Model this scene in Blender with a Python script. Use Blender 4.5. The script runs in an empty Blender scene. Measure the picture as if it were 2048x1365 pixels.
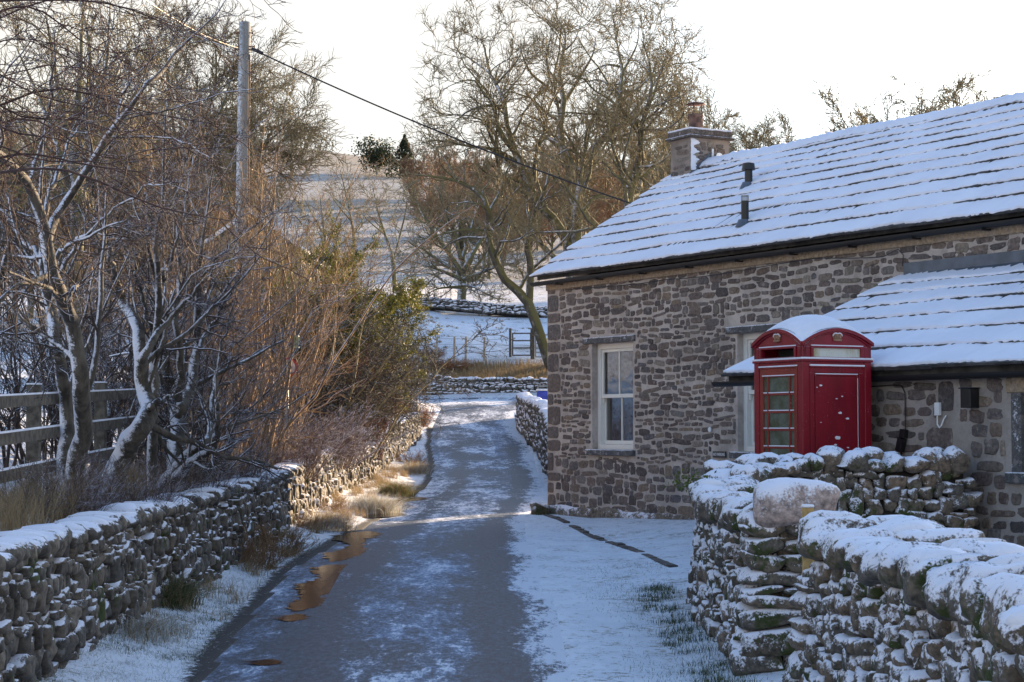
import bpy, math, random
import numpy as np
from mathutils import Matrix, Vector
SC = bpy.context.scene
COL = SC.collection
R = math.radians

# ------------------------------------------------------------------ camera model
F, HZ, EYE = 3800.0, 859.0, 1.65
PIT = math.atan((HZ-682.5)/F); CA, SA = math.cos(PIT), math.sin(PIT)
def at(px, py, Y):
    """world point seen at pixel (2048x1365 frame) at distance Y ahead of the camera"""
    u = (px-1024)/F; v = (682.5-py)/F
    k = Y/(CA-v*SA)
    return np.array([u*k, Y, EYE+(SA+v*CA)*k])

# ------------------------------------------------------------------ mesh helpers
def mesh_np(name, V, quads=None, tris=None, mats=(), qmat=None, tmat=None, smooth=True, attrs=None):
    V = np.asarray(V, dtype=np.float32).reshape(-1, 3)
    quads = np.zeros((0, 4), int) if quads is None else np.asarray(quads, dtype=np.int32).reshape(-1, 4)
    tris = np.zeros((0, 3), int) if tris is None else np.asarray(tris, dtype=np.int32).reshape(-1, 3)
    me = bpy.data.meshes.new(name)
    nq, nt = len(quads), len(tris)
    me.vertices.add(len(V)); me.vertices.foreach_set('co', V.ravel())
    me.loops.add(nq*4+nt*3)
    me.loops.foreach_set('vertex_index', np.concatenate([quads.ravel(), tris.ravel()]).astype(np.int32))
    me.polygons.add(nq+nt)
    ls = np.concatenate([np.arange(nq)*4, nq*4+np.arange(nt)*3]).astype(np.int32)
    me.polygons.foreach_set('loop_start', ls)
    mi = np.concatenate([np.zeros(nq, int) if qmat is None else qmat, np.zeros(nt, int) if tmat is None else tmat]).astype(np.int32)
    me.polygons.foreach_set('material_index', mi)
    me.polygons.foreach_set('use_smooth', np.full(nq+nt, smooth, dtype=bool))
    for m in mats: me.materials.append(m)
    if attrs:
        for k, a in attrs.items():
            at_ = me.attributes.new(k, 'FLOAT', 'POINT'); at_.data.foreach_set('value', np.asarray(a, dtype=np.float32).ravel())
    me.update(calc_edges=True); me.validate()
    return me
def obj(name, me, parent=None, loc=None):
    o = bpy.data.objects.new(name, me); COL.objects.link(o)
    if parent: o.parent = parent
    if loc is not None: o.location = loc
    return o
def thing(name, label, cat, loc=(0, 0, 0), rz=0, group=None):
    o = bpy.data.objects.new(name, None); COL.objects.link(o)
    o.empty_display_size = .2
    o.location = loc; o.rotation_euler = (0, 0, rz); return tag(o, label, cat, group)
def tag(o, label=None, cat=None, group=None, kind=None):
    if label: o['label'] = label
    if cat: o['category'] = cat
    if group: o['group'] = group
    if kind: o['kind'] = kind
    return o
def dup(root, loc, rz, label, scale=1.0, sz=None):
    r = root.copy(); COL.objects.link(r); r.location = loc; r.rotation_euler = (0, 0, rz)
    r.scale = (scale, scale, sz or scale); r['label'] = label
    for ch in list(root.children):
        c = ch.copy(); COL.objects.link(c); c.parent = r
        for g in list(ch.children):
            d = g.copy(); COL.objects.link(d); d.parent = c
    return r

class MB:
    """collects simple solids into one mesh"""
    def __init__(s): s.v = []; s.f = []; s.m = []
    def add(s, V, Fc, mi=0):
        b = len(s.v); s.v += [tuple(map(float, p)) for p in V]; s.f += [tuple(b+i for i in f) for f in Fc]; s.m += [mi]*len(Fc)
    def box(s, a, b, mi=0, rot=None, piv=None):
        x0, y0, z0 = a; x1, y1, z1 = b
        V = [(x0,y0,z0),(x1,y0,z0),(x1,y1,z0),(x0,y1,z0),(x0,y0,z1),(x1,y0,z1),(x1,y1,z1),(x0,y1,z1)]
        if rot is not None:
            p = Vector(piv or ((x0+x1)/2, (y0+y1)/2, (z0+z1)/2)); V = [tuple(rot @ (Vector(q)-p)+p) for q in V]
        s.add(V, [(3,2,1,0),(4,5,6,7),(0,1,5,4),(1,2,6,5),(2,3,7,6),(3,0,4,7)], mi)
    def prism(s, poly, fn, d0, d1, mi=0):
        """poly list of 2-D points, fn(u,v,d)->xyz"""
        n = len(poly); V = [fn(u, v, d0) for u, v in poly]+[fn(u, v, d1) for u, v in poly]
        s.add(V, [tuple(range(n))[::-1], tuple(range(n, 2*n))]+[(i, (i+1) % n, n+(i+1) % n, n+i) for i in range(n)], mi)
    def lathe(s, prof, c, n=20, mi=0):
        V = []; Fc = []
        for r, z in prof:
            for k in range(n):
                t = 2*math.pi*k/n; V.append((c[0]+r*math.cos(t), c[1]+r*math.sin(t), c[2]+z))
        for j in range(len(prof)-1):
            for k in range(n): Fc.append((j*n+k, j*n+(k+1) % n, (j+1)*n+(k+1) % n, (j+1)*n+k))
        Fc.append(tuple(range(n))[::-1]); Fc.append(tuple((len(prof)-1)*n+k for k in range(n)))
        s.add(V, Fc, mi)
    def tube(s, pts, r, n=8, mi=0):
        pts = [Vector(p) for p in pts]; V = []; Fc = []
        rs = r if hasattr(r, '__len__') else [r]*len(pts)
        for i, p in enumerate(pts):
            d = (pts[min(i+1, len(pts)-1)]-pts[max(i-1, 0)]).normalized()
            a = d.cross(Vector((0, 0, 1)) if abs(d.z) < .9 else Vector((1, 0, 0))).normalized(); b = d.cross(a)
            for k in range(n):
                t = 2*math.pi*k/n; V.append(p+(a*math.cos(t)+b*math.sin(t))*rs[i])
        for i in range(len(pts)-1):
            for k in range(n): Fc.append((i*n+k, i*n+(k+1) % n, (i+1)*n+(k+1) % n, (i+1)*n+k))
        Fc.append(tuple(range(n))[::-1]); Fc.append(tuple((len(pts)-1)*n+k for k in range(n)))
        s.add(V, Fc, mi)
    def build(s, name, mats, parent=None, bevel=0, smooth=False, loc=None):
        me = bpy.data.meshes.new(name); me.from_pydata(s.v, [], s.f)
        for m in (mats if isinstance(mats, (list, tuple)) else [mats]): me.materials.append(m)
        me.polygons.foreach_set('material_index', s.m)
        me.polygons.foreach_set('use_smooth', [smooth]*len(s.f)); me.update()
        o = obj(name, me, parent, loc)
        if bevel:
            b = o.modifiers.new('bevel', 'BEVEL'); b.width = bevel; b.segments = 2; b.limit_method = 'ANGLE'; b.angle_limit = R(40)
        return o

# ------------------------------------------------------------------ materials
class G:
    def __init__(s, name):
        s.m = bpy.data.materials.new(name); s.m.use_nodes = True; s.nt = s.m.node_tree
        s.b = s.nt.nodes['Principled BSDF']; s._o = None
    def n(s, typ, ins=None, **pr):
        nd = s.nt.nodes.new(typ)
        for k, v in pr.items(): setattr(nd, k, v)
        for k, v in (ins or {}).items(): s.set(nd.inputs[k], v)
        return nd
    def set(s, sock, v):
        if isinstance(v, bpy.types.NodeSocket): s.nt.links.new(v, sock)
        elif isinstance(v, (tuple, list)) and len(v) == 3 and sock.type == 'RGBA': sock.default_value = (*v, 1)
        else: sock.default_value = v
    def math(s, op, a, b=0.0, c=None, clamp=False):
        nd = s.n('ShaderNodeMath', operation=op, use_clamp=clamp); s.set(nd.inputs[0], a); s.set(nd.inputs[1], b)
        if c is not None: s.set(nd.inputs[2], c)
        return nd.outputs[0]
    def coord(s):
        if not s._o: s._o = s.n('ShaderNodeTexCoord').outputs['Object']
        return s._o
    def geo(s, k): return s.n('ShaderNodeNewGeometry').outputs[k]
    def attr(s, k): return s.n('ShaderNodeAttribute', attribute_name=k).outputs['Fac']
    def noise(s, sc, det=3, rough=.55, vec=None, stretch=None, col=False, dist=0):
        v = vec or s.coord()
        if stretch: v = s.n('ShaderNodeVectorMath', {0: v, 1: stretch}, operation='MULTIPLY').outputs[0]
        nd = s.n('ShaderNodeTexNoise', {'Vector': v, 'Scale': sc, 'Detail': det, 'Roughness': rough, 'Distortion': dist})
        return nd.outputs['Color' if col else 'Fac']
    def rmp(s, v, a, b, c=0.0, d=1.0):
        nd = s.n('ShaderNodeMapRange', {'Value': v, 'From Min': a, 'From Max': b, 'To Min': c, 'To Max': d}, clamp=True, interpolation_type='SMOOTHSTEP')
        return nd.outputs[0]
    def ramp(s, v, stops, const=False):
        nd = s.n('ShaderNodeValToRGB', {'Fac': v}); cr = nd.color_ramp
        if const: cr.interpolation = 'CONSTANT'
        while len(cr.elements) < len(stops): cr.elements.new(.5)
        for e, (p, c) in zip(cr.elements, stops): e.position = p; e.color = (*c, 1)
        return nd.outputs['Color']
    def mix(s, f, a, b, mode='MIX'):
        nd = s.n('ShaderNodeMix', data_type='RGBA', blend_type=mode); s.set(nd.inputs[0], f); s.set(nd.inputs[6], a); s.set(nd.inputs[7], b)
        return nd.outputs[2]
    def bump(s, h, st=.5, dist=.01):
        s.set(s.b.inputs['Normal'], s.n('ShaderNodeBump', {'Height': h, 'Strength': st, 'Distance': dist}).outputs[0])
    def ndot(s, d, true=True):
        nrm = s.geo('Normal')
        return s.n('ShaderNodeVectorMath', {0: nrm, 1: d}, operation='DOT_PRODUCT').outputs['Value']
    def out(s, **kw):
        for k, v in kw.items(): s.set(s.b.inputs[k.replace('_', ' ')], v)
        return s.m
SNOW = (.80, .795, .85)
def simple(name, col, rough=.6, metal=0, var=.25, sc=8, bump=0):
    g = G(name); c = g.mix(g.rmp(g.noise(sc, 4), .3, .7), tuple(x*(1-var) for x in col), tuple(min(1, x*(1+var)) for x in col))
    if bump: g.bump(g.noise(sc*6, 3), bump, .004)
    return g.out(Base_Color=c, Roughness=rough, Metallic=metal)
def snowy(g, base, d=(-.2, -.25, .9), lo=.35, hi=.6, nsc=14, amp=.9, snow=SNOW, fine=70, nb=None):
    """snow lies where the surface faces d; ragged by noise"""
    dt = g.ndot(d) if nb is None else g.n('ShaderNodeVectorMath', {0: nb, 1: d}, operation='DOT_PRODUCT').outputs['Value']
    amp *= 1.5
    k = g.math('ADD', dt, g.math('MULTIPLY', g.math('SUBTRACT', g.noise(nsc, 5, .65), .5), amp))
    k = g.math('ADD', k, g.math('MULTIPLY', g.math('SUBTRACT', g.noise(fine, 2), .5), amp*.5))
    f = g.rmp(k, lo, hi)
    return g.mix(f, base, snow), f
def snow_mat():
    g = G('fresh_snow'); c = g.mix(g.rmp(g.noise(3, 4), .35, .7), (.77, .77, .825), (.85, .85, .895))
    sp = g.rmp(g.noise(55, 3, .7), .66, .74)
    c = g.mix(g.math('MULTIPLY', sp, .45), c, (.25, .24, .22))
    g.bump(g.math('ADD', g.noise(18, 4), g.math('MULTIPLY', g.noise(90, 2), .5)), .6, .012)
    return g.out(Base_Color=c, Roughness=.7)
def roofsnow_mat():
    g = G('roof_snow'); c = g.mix(g.rmp(g.noise(1.2, 4), .3, .7), (.75, .75, .815), (.83, .83, .885))
    g.bump(g.math('ADD', g.noise(9, 3), g.math('MULTIPLY', g.noise(60, 2), .4)), .4, .008)
    return g.out(Base_Color=c, Roughness=.75)
def drystone_mat(name, cols, d, lo, hi, amp=.9, nsc=10, moss=.25, mossc=(.045, .055, .012), lich=.35, fine=70):
    g = G(name)
    r = g.geo('Random Per Island')
    c = g.ramp(r, [(i/(len(cols)-1), cc) for i, cc in enumerate(cols)])
    n1 = g.noise(22, 5, .65)
    c = g.mix(1, c, g.ramp(n1, [(.32, (.35, .35, .35)), (.68, (1.7, 1.6, 1.5))]), 'MULTIPLY')
    c = g.mix(g.math('MULTIPLY', g.rmp(g.noise(9, 4, .7), .56, .68), lich), c, (.33, .315, .285))
    c = g.mix(g.rmp(g.noise(3.2, 4, .7), .62-moss*.3, .72-moss*.3), c, g.mix(g.noise(50, 2), tuple(.4*x for x in mossc), tuple(1.8*x for x in mossc)))
    hgt = g.math('ADD', g.noise(30, 6, .75), g.math('MULTIPLY', g.noise(9, 4, .7), 1.4))
    nb = g.n('ShaderNodeBump', {'Height': hgt, 'Strength': .9, 'Distance': .045}).outputs[0]
    c, f = snowy(g, c, d, lo, hi, nsc, amp, fine=fine, nb=nb)
    g.set(g.b.inputs['Normal'], g.n('ShaderNodeBump', {'Height': f, 'Strength': .35, 'Distance': .012, 'Normal': nb}).outputs[0])
    return g.out(Base_Color=c, Roughness=.85)
def masonry_mat(name, cols, snowamt=0):
    g = G(name); r = g.geo('Random Per Island')
    c = g.ramp(r, [(i/(len(cols)-1), cc) for i, cc in enumerate(cols)])
    c = g.mix(1, c, g.ramp(g.noise(22, 6, .75), [(.32, (.45, .44, .46)), (.68, (1.6, 1.5, 1.42))]), 'MULTIPLY')
    c = g.mix(g.math('MULTIPLY', g.rmp(g.noise(7, 5, .75), .54, .66), .55), c, (.34, .285, .255))
    c = g.mix(g.math('MULTIPLY', g.rmp(g.noise(40, 3), .6, .75), .35), c, (.33, .33, .32))
    if snowamt: c, f = snowy(g, c, (-.2, -.3, .8), .5-snowamt, .75-snowamt, 9, .8)
    g.bump(g.noise(45, 5, .7), .8, .012)
    return g.out(Base_Color=c, Roughness=.85)
def mortar_mat(name='lime_mortar', a=(.34, .29, .25), b=(.53, .46, .405)):
    g = G(name); c = g.mix(g.rmp(g.noise(1.6, 5, .7), .35, .65), a, b)
    c = g.mix(g.math('MULTIPLY', g.rmp(g.noise(22, 4), .5, .7), .35), c, (.2, .175, .15))
    g.bump(g.noise(60, 4, .7), .7, .01)
    return g.out(Base_Color=c, Roughness=.9)
def bark_mat(name, a, b, snow=None, moss=None, nsc=12):
    g = G(name); c = g.mix(g.rmp(g.noise(nsc, 4, .7, stretch=(1, 1, .3)), .35, .65), a, b)
    if moss:
        mk = g.math('ADD', g.ndot((.6, -.2, .5)), g.math('MULTIPLY', g.noise(2.5, 4, .7), .9))
        c = g.mix(g.math('MULTIPLY', g.rmp(mk, .35, .8), .75), c, moss)
    if snow: c, f = snowy(g, c, *snow)
    g.bump(g.noise(nsc*4, 4, .7), .6, .01)
    return g.out(Base_Color=c, Roughness=.85)

M = {}
M['snow'] = snow_mat(); M['roofsnow'] = roofsnow_mat()
M['wall_left'] = drystone_mat('frosted_drystone', [(.05, .042, .035), (.11, .095, .075), (.08, .07, .06), (.15, .125, .095), (.06, .055, .048), (.125, .10, .075)], (-.1, -.35, 1.0), .62, .86, .9, 9, .12, lich=.4)
M['wall_right'] = drystone_mat('snowy_drystone', [(.07, .06, .045), (.12, .10, .075), (.09, .085, .075), (.16, .12, .085), (.10, .09, .07)], (-.35, -.3, .95), .42, .86, 1.5, 15, .3, (.035, .045, .008), .25)
M['wall_far'] = drystone_mat('far_drystone', [(.06, .06, .055), (.11, .105, .095), (.08, .08, .075), (.14, .13, .11)], (-.1, -.5, .9), .55, .8, 1.3, 5, .1)
M['core'] = simple('wall_core_earth', (.02, .017, .013), .95)
M['stone'] = masonry_mat('rubble_stone', [(.06, .05, .046), (.13, .108, .098), (.16, .122, .096), (.095, .092, .098), (.20, .155, .11), (.10, .075, .066), (.17, .155, .145), (.065, .056, .054), (.23, .20, .16), (.12, .09, .075), (.08, .066, .06), (.15, .12, .105)])
M['mortar'] = mortar_mat()
M['quoin'] = masonry_mat('quoin_stone', [(.095, .08, .075), (.13, .105, .09), (.11, .1, .095)])
M['lintel'] = masonry_mat('lintel_stone', [(.075, .078, .082), (.1, .1, .1)], .1)
M['sandstone'] = masonry_mat('pale_sandstone', [(.28, .22, .15), (.3, .24, .17)])
M['slate'] = simple('roof_slate', (.055, .052, .05), .8, 0, .5, 6, .5)
M['gutter'] = simple('black_gutter', (.008, .008, .009), .6)
M['lead'] = simple('lead_flashing', (.10, .12, .15), .5, .3, .2, 5)
def white_mat():
    g = G('cream_paint'); c = g.mix(g.math('MULTIPLY', g.rmp(g.noise(7, 4), .5, .8), .3), (.74, .72, .66), (.5, .47, .4))
    return g.out(Base_Color=c, Roughness=.45)
M['white'] = white_mat()
def glass_mat(name='window_glass', tint=(.02, .022, .024), alpha=.5):
    g = G(name); tr = g.n('ShaderNodeBsdfTransparent', {'Color': (.75, .78, .76)}); gl = g.n('ShaderNodeBsdfGlossy', {'Color': (.9, .9, .9), 'Roughness': .03})
    bmp = g.n('ShaderNodeBump', {'Height': g.noise(3, 2), 'Strength': .15, 'Distance': .02}); g.set(gl.inputs['Normal'], bmp.outputs[0])
    fr = g.n('ShaderNodeFresnel', {'IOR': 1.5})
    mx = g.n('ShaderNodeMixShader', {0: g.math('ADD', fr.outputs[0], .16), 1: tr.outputs[0], 2: gl.outputs[0]})
    g.nt.links.new(mx.outputs[0], g.nt.nodes['Material Output'].inputs['Surface']); return g.m
M['glass'] = glass_mat()
M['curtain'] = simple('curtain_cloth', (.8, .72, .6), .9, 0, .2, 2)
M['dark'] = simple('unlit_interior', (.03, .026, .022), .9); M['room'] = simple('room_wall', (.35, .27, .19), .9)  # dark: near-black colour holds the shade of unlit interiors
def red_mat(name, col):
    g = G(name); c = g.mix(g.rmp(g.noise(5, 5, .7, stretch=(1, 1, .3)), .35, .7), col, tuple(x*.72 for x in col))
    sp = g.rmp(g.noise(75, 2, .8), .70, .73); lg = g.rmp(g.noise(4, 3), .45, .65)
    up = g.rmp(g.ndot((0, 0, 1)), .5, .8)
    f = g.math('MAXIMUM', g.math('MULTIPLY', sp, lg), up)
    g.bump(g.noise(30, 4), .15, .004)
    return g.out(Base_Color=g.mix(f, c, SNOW), Roughness=.38)
M['red'] = red_mat('red_gloss_paint', (.25, .004, .017)); M['red_old'] = red_mat('faded_red_paint', (.27, .028, .018))
def kglass():
    g = G('algae_glass'); c = g.mix(g.rmp(g.noise(5, 5, .7), .35, .65), (.06, .07, .035), (.13, .15, .12))
    c = g.mix(g.math('MULTIPLY', g.rmp(g.noise(60, 3), .62, .72), .5), c, (.4, .42, .4))
    return g.out(Base_Color=c, Roughness=.3)
M['kglass'] = kglass()
def opal():
    g = G('opal_sign_glass'); c = g.mix(g.rmp(g.noise(9, 4, .7, stretch=(1, 1, .3)), .45, .7), (.62, .63, .56), (.42, .36, .2))
    return g.out(Base_Color=c, Roughness=.4)
M['opal'] = opal()
M['gold'] = simple('weathered_gilt', (.30, .17, .10), .5, .2, .4, 40)
M['wood'] = simple('weathered_wood', (.10, .085, .065), .85, 0, .5, 14, .5)
M['newwood'] = simple('pale_timber', (.42, .27, .10), .7, 0, .3, 20, .3)
def pole_mat():
    g = G('pole_timber'); c = g.mix(g.rmp(g.noise(8, 4, .7, stretch=(1, 1, .08)), .35, .65), (.17, .155, .14), (.30, .275, .24))
    c = g.mix(g.math('MULTIPLY', g.rmp(g.ndot((-.9, -.3, 0)), .2, .7), g.rmp(g.noise(20, 4, .7), .4, .6)), c, (.6, .62, .66))
    g.bump(g.noise(30, 4, stretch=(1, 1, .1)), .5, .01); return g.out(Base_Color=c, Roughness=.85)
M['pole'] = pole_mat()
M['iron'] = simple('grey_steel', (.28, .29, .30), .5, .5); M['rust'] = simple('rusty_steel', (.13, .06, .04), .7, .3, .4, 20)
M['black'] = simple('black_plastic', (.01, .01, .012), .4); M['whitep'] = simple('white_plastic', (.75, .76, .76), .4, 0, .05)
M['blue'] = simple('blue_plastic', (.02, .05, .4), .4); M['cable'] = simple('cable_black', (.015, .015, .02), .6)
M['brass'] = simple('wire_bright', (.5, .42, .3), .4, .4)
BARK_SNOW = bark_mat('snow_plastered_bark', (.04, .032, .024), (.12, .10, .075), ((-.75, -.5, .4), .45, .85, 14, 1.0))
BARK_SNOW2 = bark_mat('twig_bark_frosted', (.035, .024, .02), (.075, .052, .042), ((-.3, -.2, .9), .62, .95, 5, .8))
BARK_MOSS = bark_mat('mossy_bark', (.055, .05, .035), (.12, .105, .08), ((-.6, -.5, .5), .65, 1.05, 4, .8), (.15, .135, .04), 5)
TWIG_GREY = bark_mat('grey_twigs', (.15, .118, .06), (.31, .25, .14), ((-.2, -.2, .9), .9, 1.2, 3, .6))
TWIG_BROWN = bark_mat('brown_twigs', (.15, .085, .045), (.34, .20, .11), ((-.2, -.2, .9), .85, 1.1, 3, .6))
TWIG_OLIVE = bark_mat('olive_twigs', (.13, .095, .035), (.29, .22, .09))
TWIG_DARK = bark_mat('dark_purplish_twigs', (.03, .022, .025), (.07, .05, .05))
TWIG_RED = bark_mat('red_dogwood_stems', (.07, .018, .018), (.13, .055, .045), ((-.2, -.3, .9), .7, .95, 5, .8))
TWIG_HAZEL = bark_mat('hazel_stems', (.14, .085, .042), (.36, .22, .105), ((-.5, -.3, .7), .7, .95, 3, .6))
def leaf_mat(name, a, b):
    g = G(name); c = g.mix(g.geo('Random Per Island'), a, b)
    g.out(Base_Color=c, Roughness=.6); tl = g.n('ShaderNodeBsdfTranslucent', {'Color': c})
    mx = g.n('ShaderNodeMixShader', {0: .4, 1: g.b.outputs[0], 2: tl.outputs[0]}); g.nt.links.new(mx.outputs[0], g.nt.nodes['Material Output'].inputs['Surface']); return g.m
LEAF_YEW = leaf_mat('yew_leaves', (.035, .05, .008), (.17, .15, .02)); LEAF_CON = leaf_mat('conifer_needles', (.012, .022, .010), (.04, .05, .02))
LEAF_IVY = leaf_mat('ivy_leaves', (.05, .08, .01), (.12, .15, .02)); LEAF_BRN = leaf_mat('beech_leaves', (.16, .06, .02), (.34, .15, .05))
GR_TAN = leaf_mat('dead_grass', (.20, .14, .07), (.42, .31, .17)); GR_GREEN = leaf_mat('short_grass', (.035, .05, .015), (.11, .13, .045))
GR_FROST = leaf_mat('frosted_grass', (.30, .31, .27), (.66, .67, .66)); GR_BRAM = leaf_mat('bramble_stems', (.10, .05, .03), (.25, .13, .07))

# ------------------------------------------------------------------ ground heights
RT = np.array([(-20,-.5),(0,-.2),(12.4,0),(20,.14),(30.9,.29),(38,.45),(47,.76),(55,1.2),(63,1.8),(70,2.45),(76,2.87),(78,3.3),(84,4.5),(95,5.9),(110,8.0),(113,8.6),(170,14.6),(260,27.6),(330,39.8),(430,57),(520,71),(600,80.5),(680,83),(900,76),(1600,60)], float)
TT = np.array([(-20,.3),(0,.5),(11,.86),(20,.96),(30,1.1),(40,1.25),(49,1.6),(57,2.1),(66,2.5),(76,2.9)], float)
FT = np.array([(-20,-.2),(0,.4),(15,1.0),(60,4.4),(78,5.7),(110,9.0),(150,13.5),(170,15.6)], float)
XL = np.array([(-20,-2.0),(12.4,-2.04),(15.5,-2.2),(20.5,-2.4),(28,-2.12),(33,-1.95),(40,-1.75),(47,-1.93),(55,-2.37),(63,-2.65),(70,-2.65),(74,-3.2),(76.2,-3.6)], float)
XR = np.array([(-20,.5),(12.4,.43),(15.5,.41),(20.5,.29),(28,.2),(33,.45),(40,.7),(47,.6),(55,.5),(63,.0),(68,.1),(71,1.5),(74,5),(76.2,12)], float)
def ip(T, y): return np.interp(y, T[:, 0], T[:, 1])
def sst(a, b, x):
    t = np.clip((x-a)/(b-a), 0, 1); return t*t*(3-2*t)
_rp = np.random.RandomState(5); _K = _rp.randn(24, 2); _PH = _rp.rand(24)*6.28
def wob(x, y, s, k=8, o=0):
    r = 0
    for i in range(k): r = r+np.sin(_K[i+o, 0]*x*s+_K[i+o, 1]*y*s+_PH[i+o])
    return r/k**.5*.6
def gz(x, y):
    x = np.asarray(x, float); y = np.asarray(y, float)
    zr = ip(RT, y); xl = ip(XL, y); xr = ip(XR, y)
    far = sst(74, 84, y)
    z = zr.copy()
    # left verge, terrace behind the wall and field
    verge = sst(0, .9, xl-.12-x)*.14
    terr = np.where(y < 76, ip(TT, y), zr); fld = np.where(y < 170, ip(FT, y), zr)
    k = sst(2.95, 3.35, -x)*(1-sst(58, 62, y))
    zl = zr+verge; zl = zl*(1-k)+np.maximum(terr, zr)*k
    k2 = sst(4.2, 9, -x)*(1-sst(140, 170, y)); zl = zl*(1-k2)+np.maximum(fld, zr)*k2
    z = np.where(x < 0, zl, z)
    # right
    z = z+np.where(x > 0, .09*np.clip(x-1.2, 0, 12), 0)*(1-.6*sst(30, 34, y))
    z = z+sst(90, 600, y)*(-.13*np.clip(x, -260, 500))
    z = z+.02*wob(x, y, 1.7)*sst(.05, .5, np.maximum(xl-x, x-xr-.1))*(1-far)
    z = z+.16*wob(x, y, .9, 8, 4)*sst(84, 90, y)*(1-sst(108, 112, y))+.7*np.exp(-((x+2.5+.10*(y-88))/2.2)**2)*sst(84, 90, y)*(1-sst(98, 106, y))
    z = z+.25*wob(x, y, .22, 8, 8)*sst(79, 100, y)+1.2*wob(x, y, .03, 8, 12)*sst(150, 400, y)
    return z
def gzf(x, y): return float(gz(x, y))
def nonuni(segs):
    a = [segs[0][0]]
    for s0, s1, st in segs: a += list(np.linspace(s0, s1, max(1, int(round((s1-s0)/st)))+1)[1:])
    return np.array(a)
xs = nonuni([(-700,-200,50),(-200,-60,10),(-60,-16,2),(-16,-5,.5),(-5,-1.2,.07),(-1.2,0,.3),(0,2.2,.1),(2.2,8,.4),(8,24,1.5),(24,60,4),(60,200,10),(200,700,50)])
ys = nonuni([(-30,4,2),(4,9,.5),(9,32,.13),(32,50,.25),(50,84,.4),(84,130,1),(130,260,4),(260,700,12),(700,1600,60)])
X, Y = np.meshgrid(xs, ys); Z = gz(X, Y)
inroad = (X > ip(XL, Y)+.05) & (X < ip(XR, Y)-.05) & (Y < 76.1)
Z = Z-np.where(inroad, .05, .0)
edge = np.clip(np.minimum(np.abs(X-ip(XL, Y)), 9), 0, 9)
mud = (1-sst(.06, .24, np.abs(X-ip(XL, Y)-.0+.04*wob(X, Y, 2.5))))*(Y < 62)*1.25
# how much grass shows through the snow, raised in the far field to colour it sunlit
gr = .30+0*X
gr = np.where((X > 1.0) & (Y < 19), .52, gr)                 # tufty verge by the wall
gr = np.where((X > .2) & (X < 1.0) & (Y < 32), .3, gr)
gr = np.where((X > 1.0) & (Y >= 19) & (Y < 32), .42, gr)
gr = np.where((X < -1.7) & (Y < 60), .34, gr)
gr = np.where(X < -4.3, .3, gr)
gr = np.where((Y > 78) & (Y < 84), .8, gr); gr = np.where((Y > 84) & (Y < 112), .42+.3*wob(X, Y, .45, 8, 2), gr); gr = np.where((Y >= 112) & (Y < 175), .62, gr)  # far field: extra tan grass paints in its golden sunlight
gr = np.where(Y >= 175, .98+.14*wob(X, Y, .06, 8, 1), gr); gr = np.where((Y > 430), 1.15+.2*wob(X, Y, .012), gr)
gr = gr+.1*wob(X, Y, .12, 8, 3)*(Y > 84)
ny, nx = X.shape; idx = np.arange(ny*nx).reshape(ny, nx)
quads = np.stack([idx[:-1, :-1], idx[:-1, 1:], idx[1:, 1:], idx[1:, :-1]], -1).reshape(-1, 4)
def ground_mat():
    g = G('snowy_ground'); gr = g.attr('grass'); md = g.attr('mud')
    n = g.math('ADD', g.math('MULTIPLY', g.math('SUBTRACT', g.noise(13, 7, .82), .5), 4.5), g.math('MULTIPLY', g.math('SUBTRACT', g.noise(1.1, 6, .7), .5), 2.6))
    f = g.rmp(g.math('ADD', n, gr), .55, .95)
    grass = g.mix(g.rmp(g.noise(6, 4), .35, .65), (.08, .075, .04), (.30, .225, .125))
    c = g.mix(g.math('MULTIPLY', f, .85), g.mix(g.rmp(g.noise(4, 4), .3, .7), (.72, .74, .79), (.83, .85, .89)), grass)
    moor = g.math('MULTIPLY', g.rmp(gr, .5, .75), g.rmp(g.noise(.02, 5, .7), .3, .6))
    c = g.mix(g.math('MULTIPLY', moor, .5), c, (.24, .15, .075))
    mm = g.rmp(g.math('ADD', md, g.math('MULTIPLY', g.math('SUBTRACT', g.noise(16, 6, .8), .5), 4.5)), .45, .8)
    c = g.mix(mm, c, (.022, .018, .015))
    g.bump(g.math('ADD', g.noise(30, 5, .7), g.math('MULTIPLY', g.noise(7, 3), .7)), .7, .03)
    return g.out(Base_Color=c, Roughness=.8)
o = obj('ground', mesh_np('ground', np.stack([X, Y, Z], -1), quads, mats=[ground_mat()], attrs={'grass': gr, 'mud': mud})); tag(o, kind='structure')

# road sheet
yr = nonuni([(2,50,.12),(50,76.2,.25)]); us = np.linspace(-.02, 1.02, 61)
XX = ip(XL, yr)[:, None]*(1-us)+ip(XR, yr)[:, None]*us; YY = np.repeat(yr[:, None], 61, 1)
ragL = .06*wob(XX, YY, 5, 8, 2); XX = XX+ragL*((us < .02) | (us > .98))
ZZ = ip(RT, YY)+.012+.03*(1-(2*us-1)**2)-.02
ZZ = ZZ+np.where(XX > 1.2, .09*(XX-1.2)*.4, 0)
dR = ip(XR, YY)-XX; dL = XX-ip(XL, YY)
sb = np.clip(1.7-dR/.26, -.15, 1.7)
sb = np.maximum(sb, .55*np.exp(-((XX+.75)/.45)**2)*(YY < 14.2)*(YY > 9))          # snow left by the near edge
sb = np.maximum(sb, .5*np.exp(-((XX-.0)/.75)**2)*(np.exp(-((YY-33.5)/.8)**2)+np.exp(-((YY-36.5)/.7)**2)))
sb = np.maximum(sb, .42*sst(49, 51, YY)*(1-sst(66, 70, YY))*(dR > 1.0)*(dL > .2))
sb = np.maximum(sb, .9*sst(70, 72.5, YY)*sst(0, 1, .4-XX))
sb = np.maximum(sb, (.38+.25*wob(XX, YY, .45, 8, 5))*(YY > 26)*(YY < 49))
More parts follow.
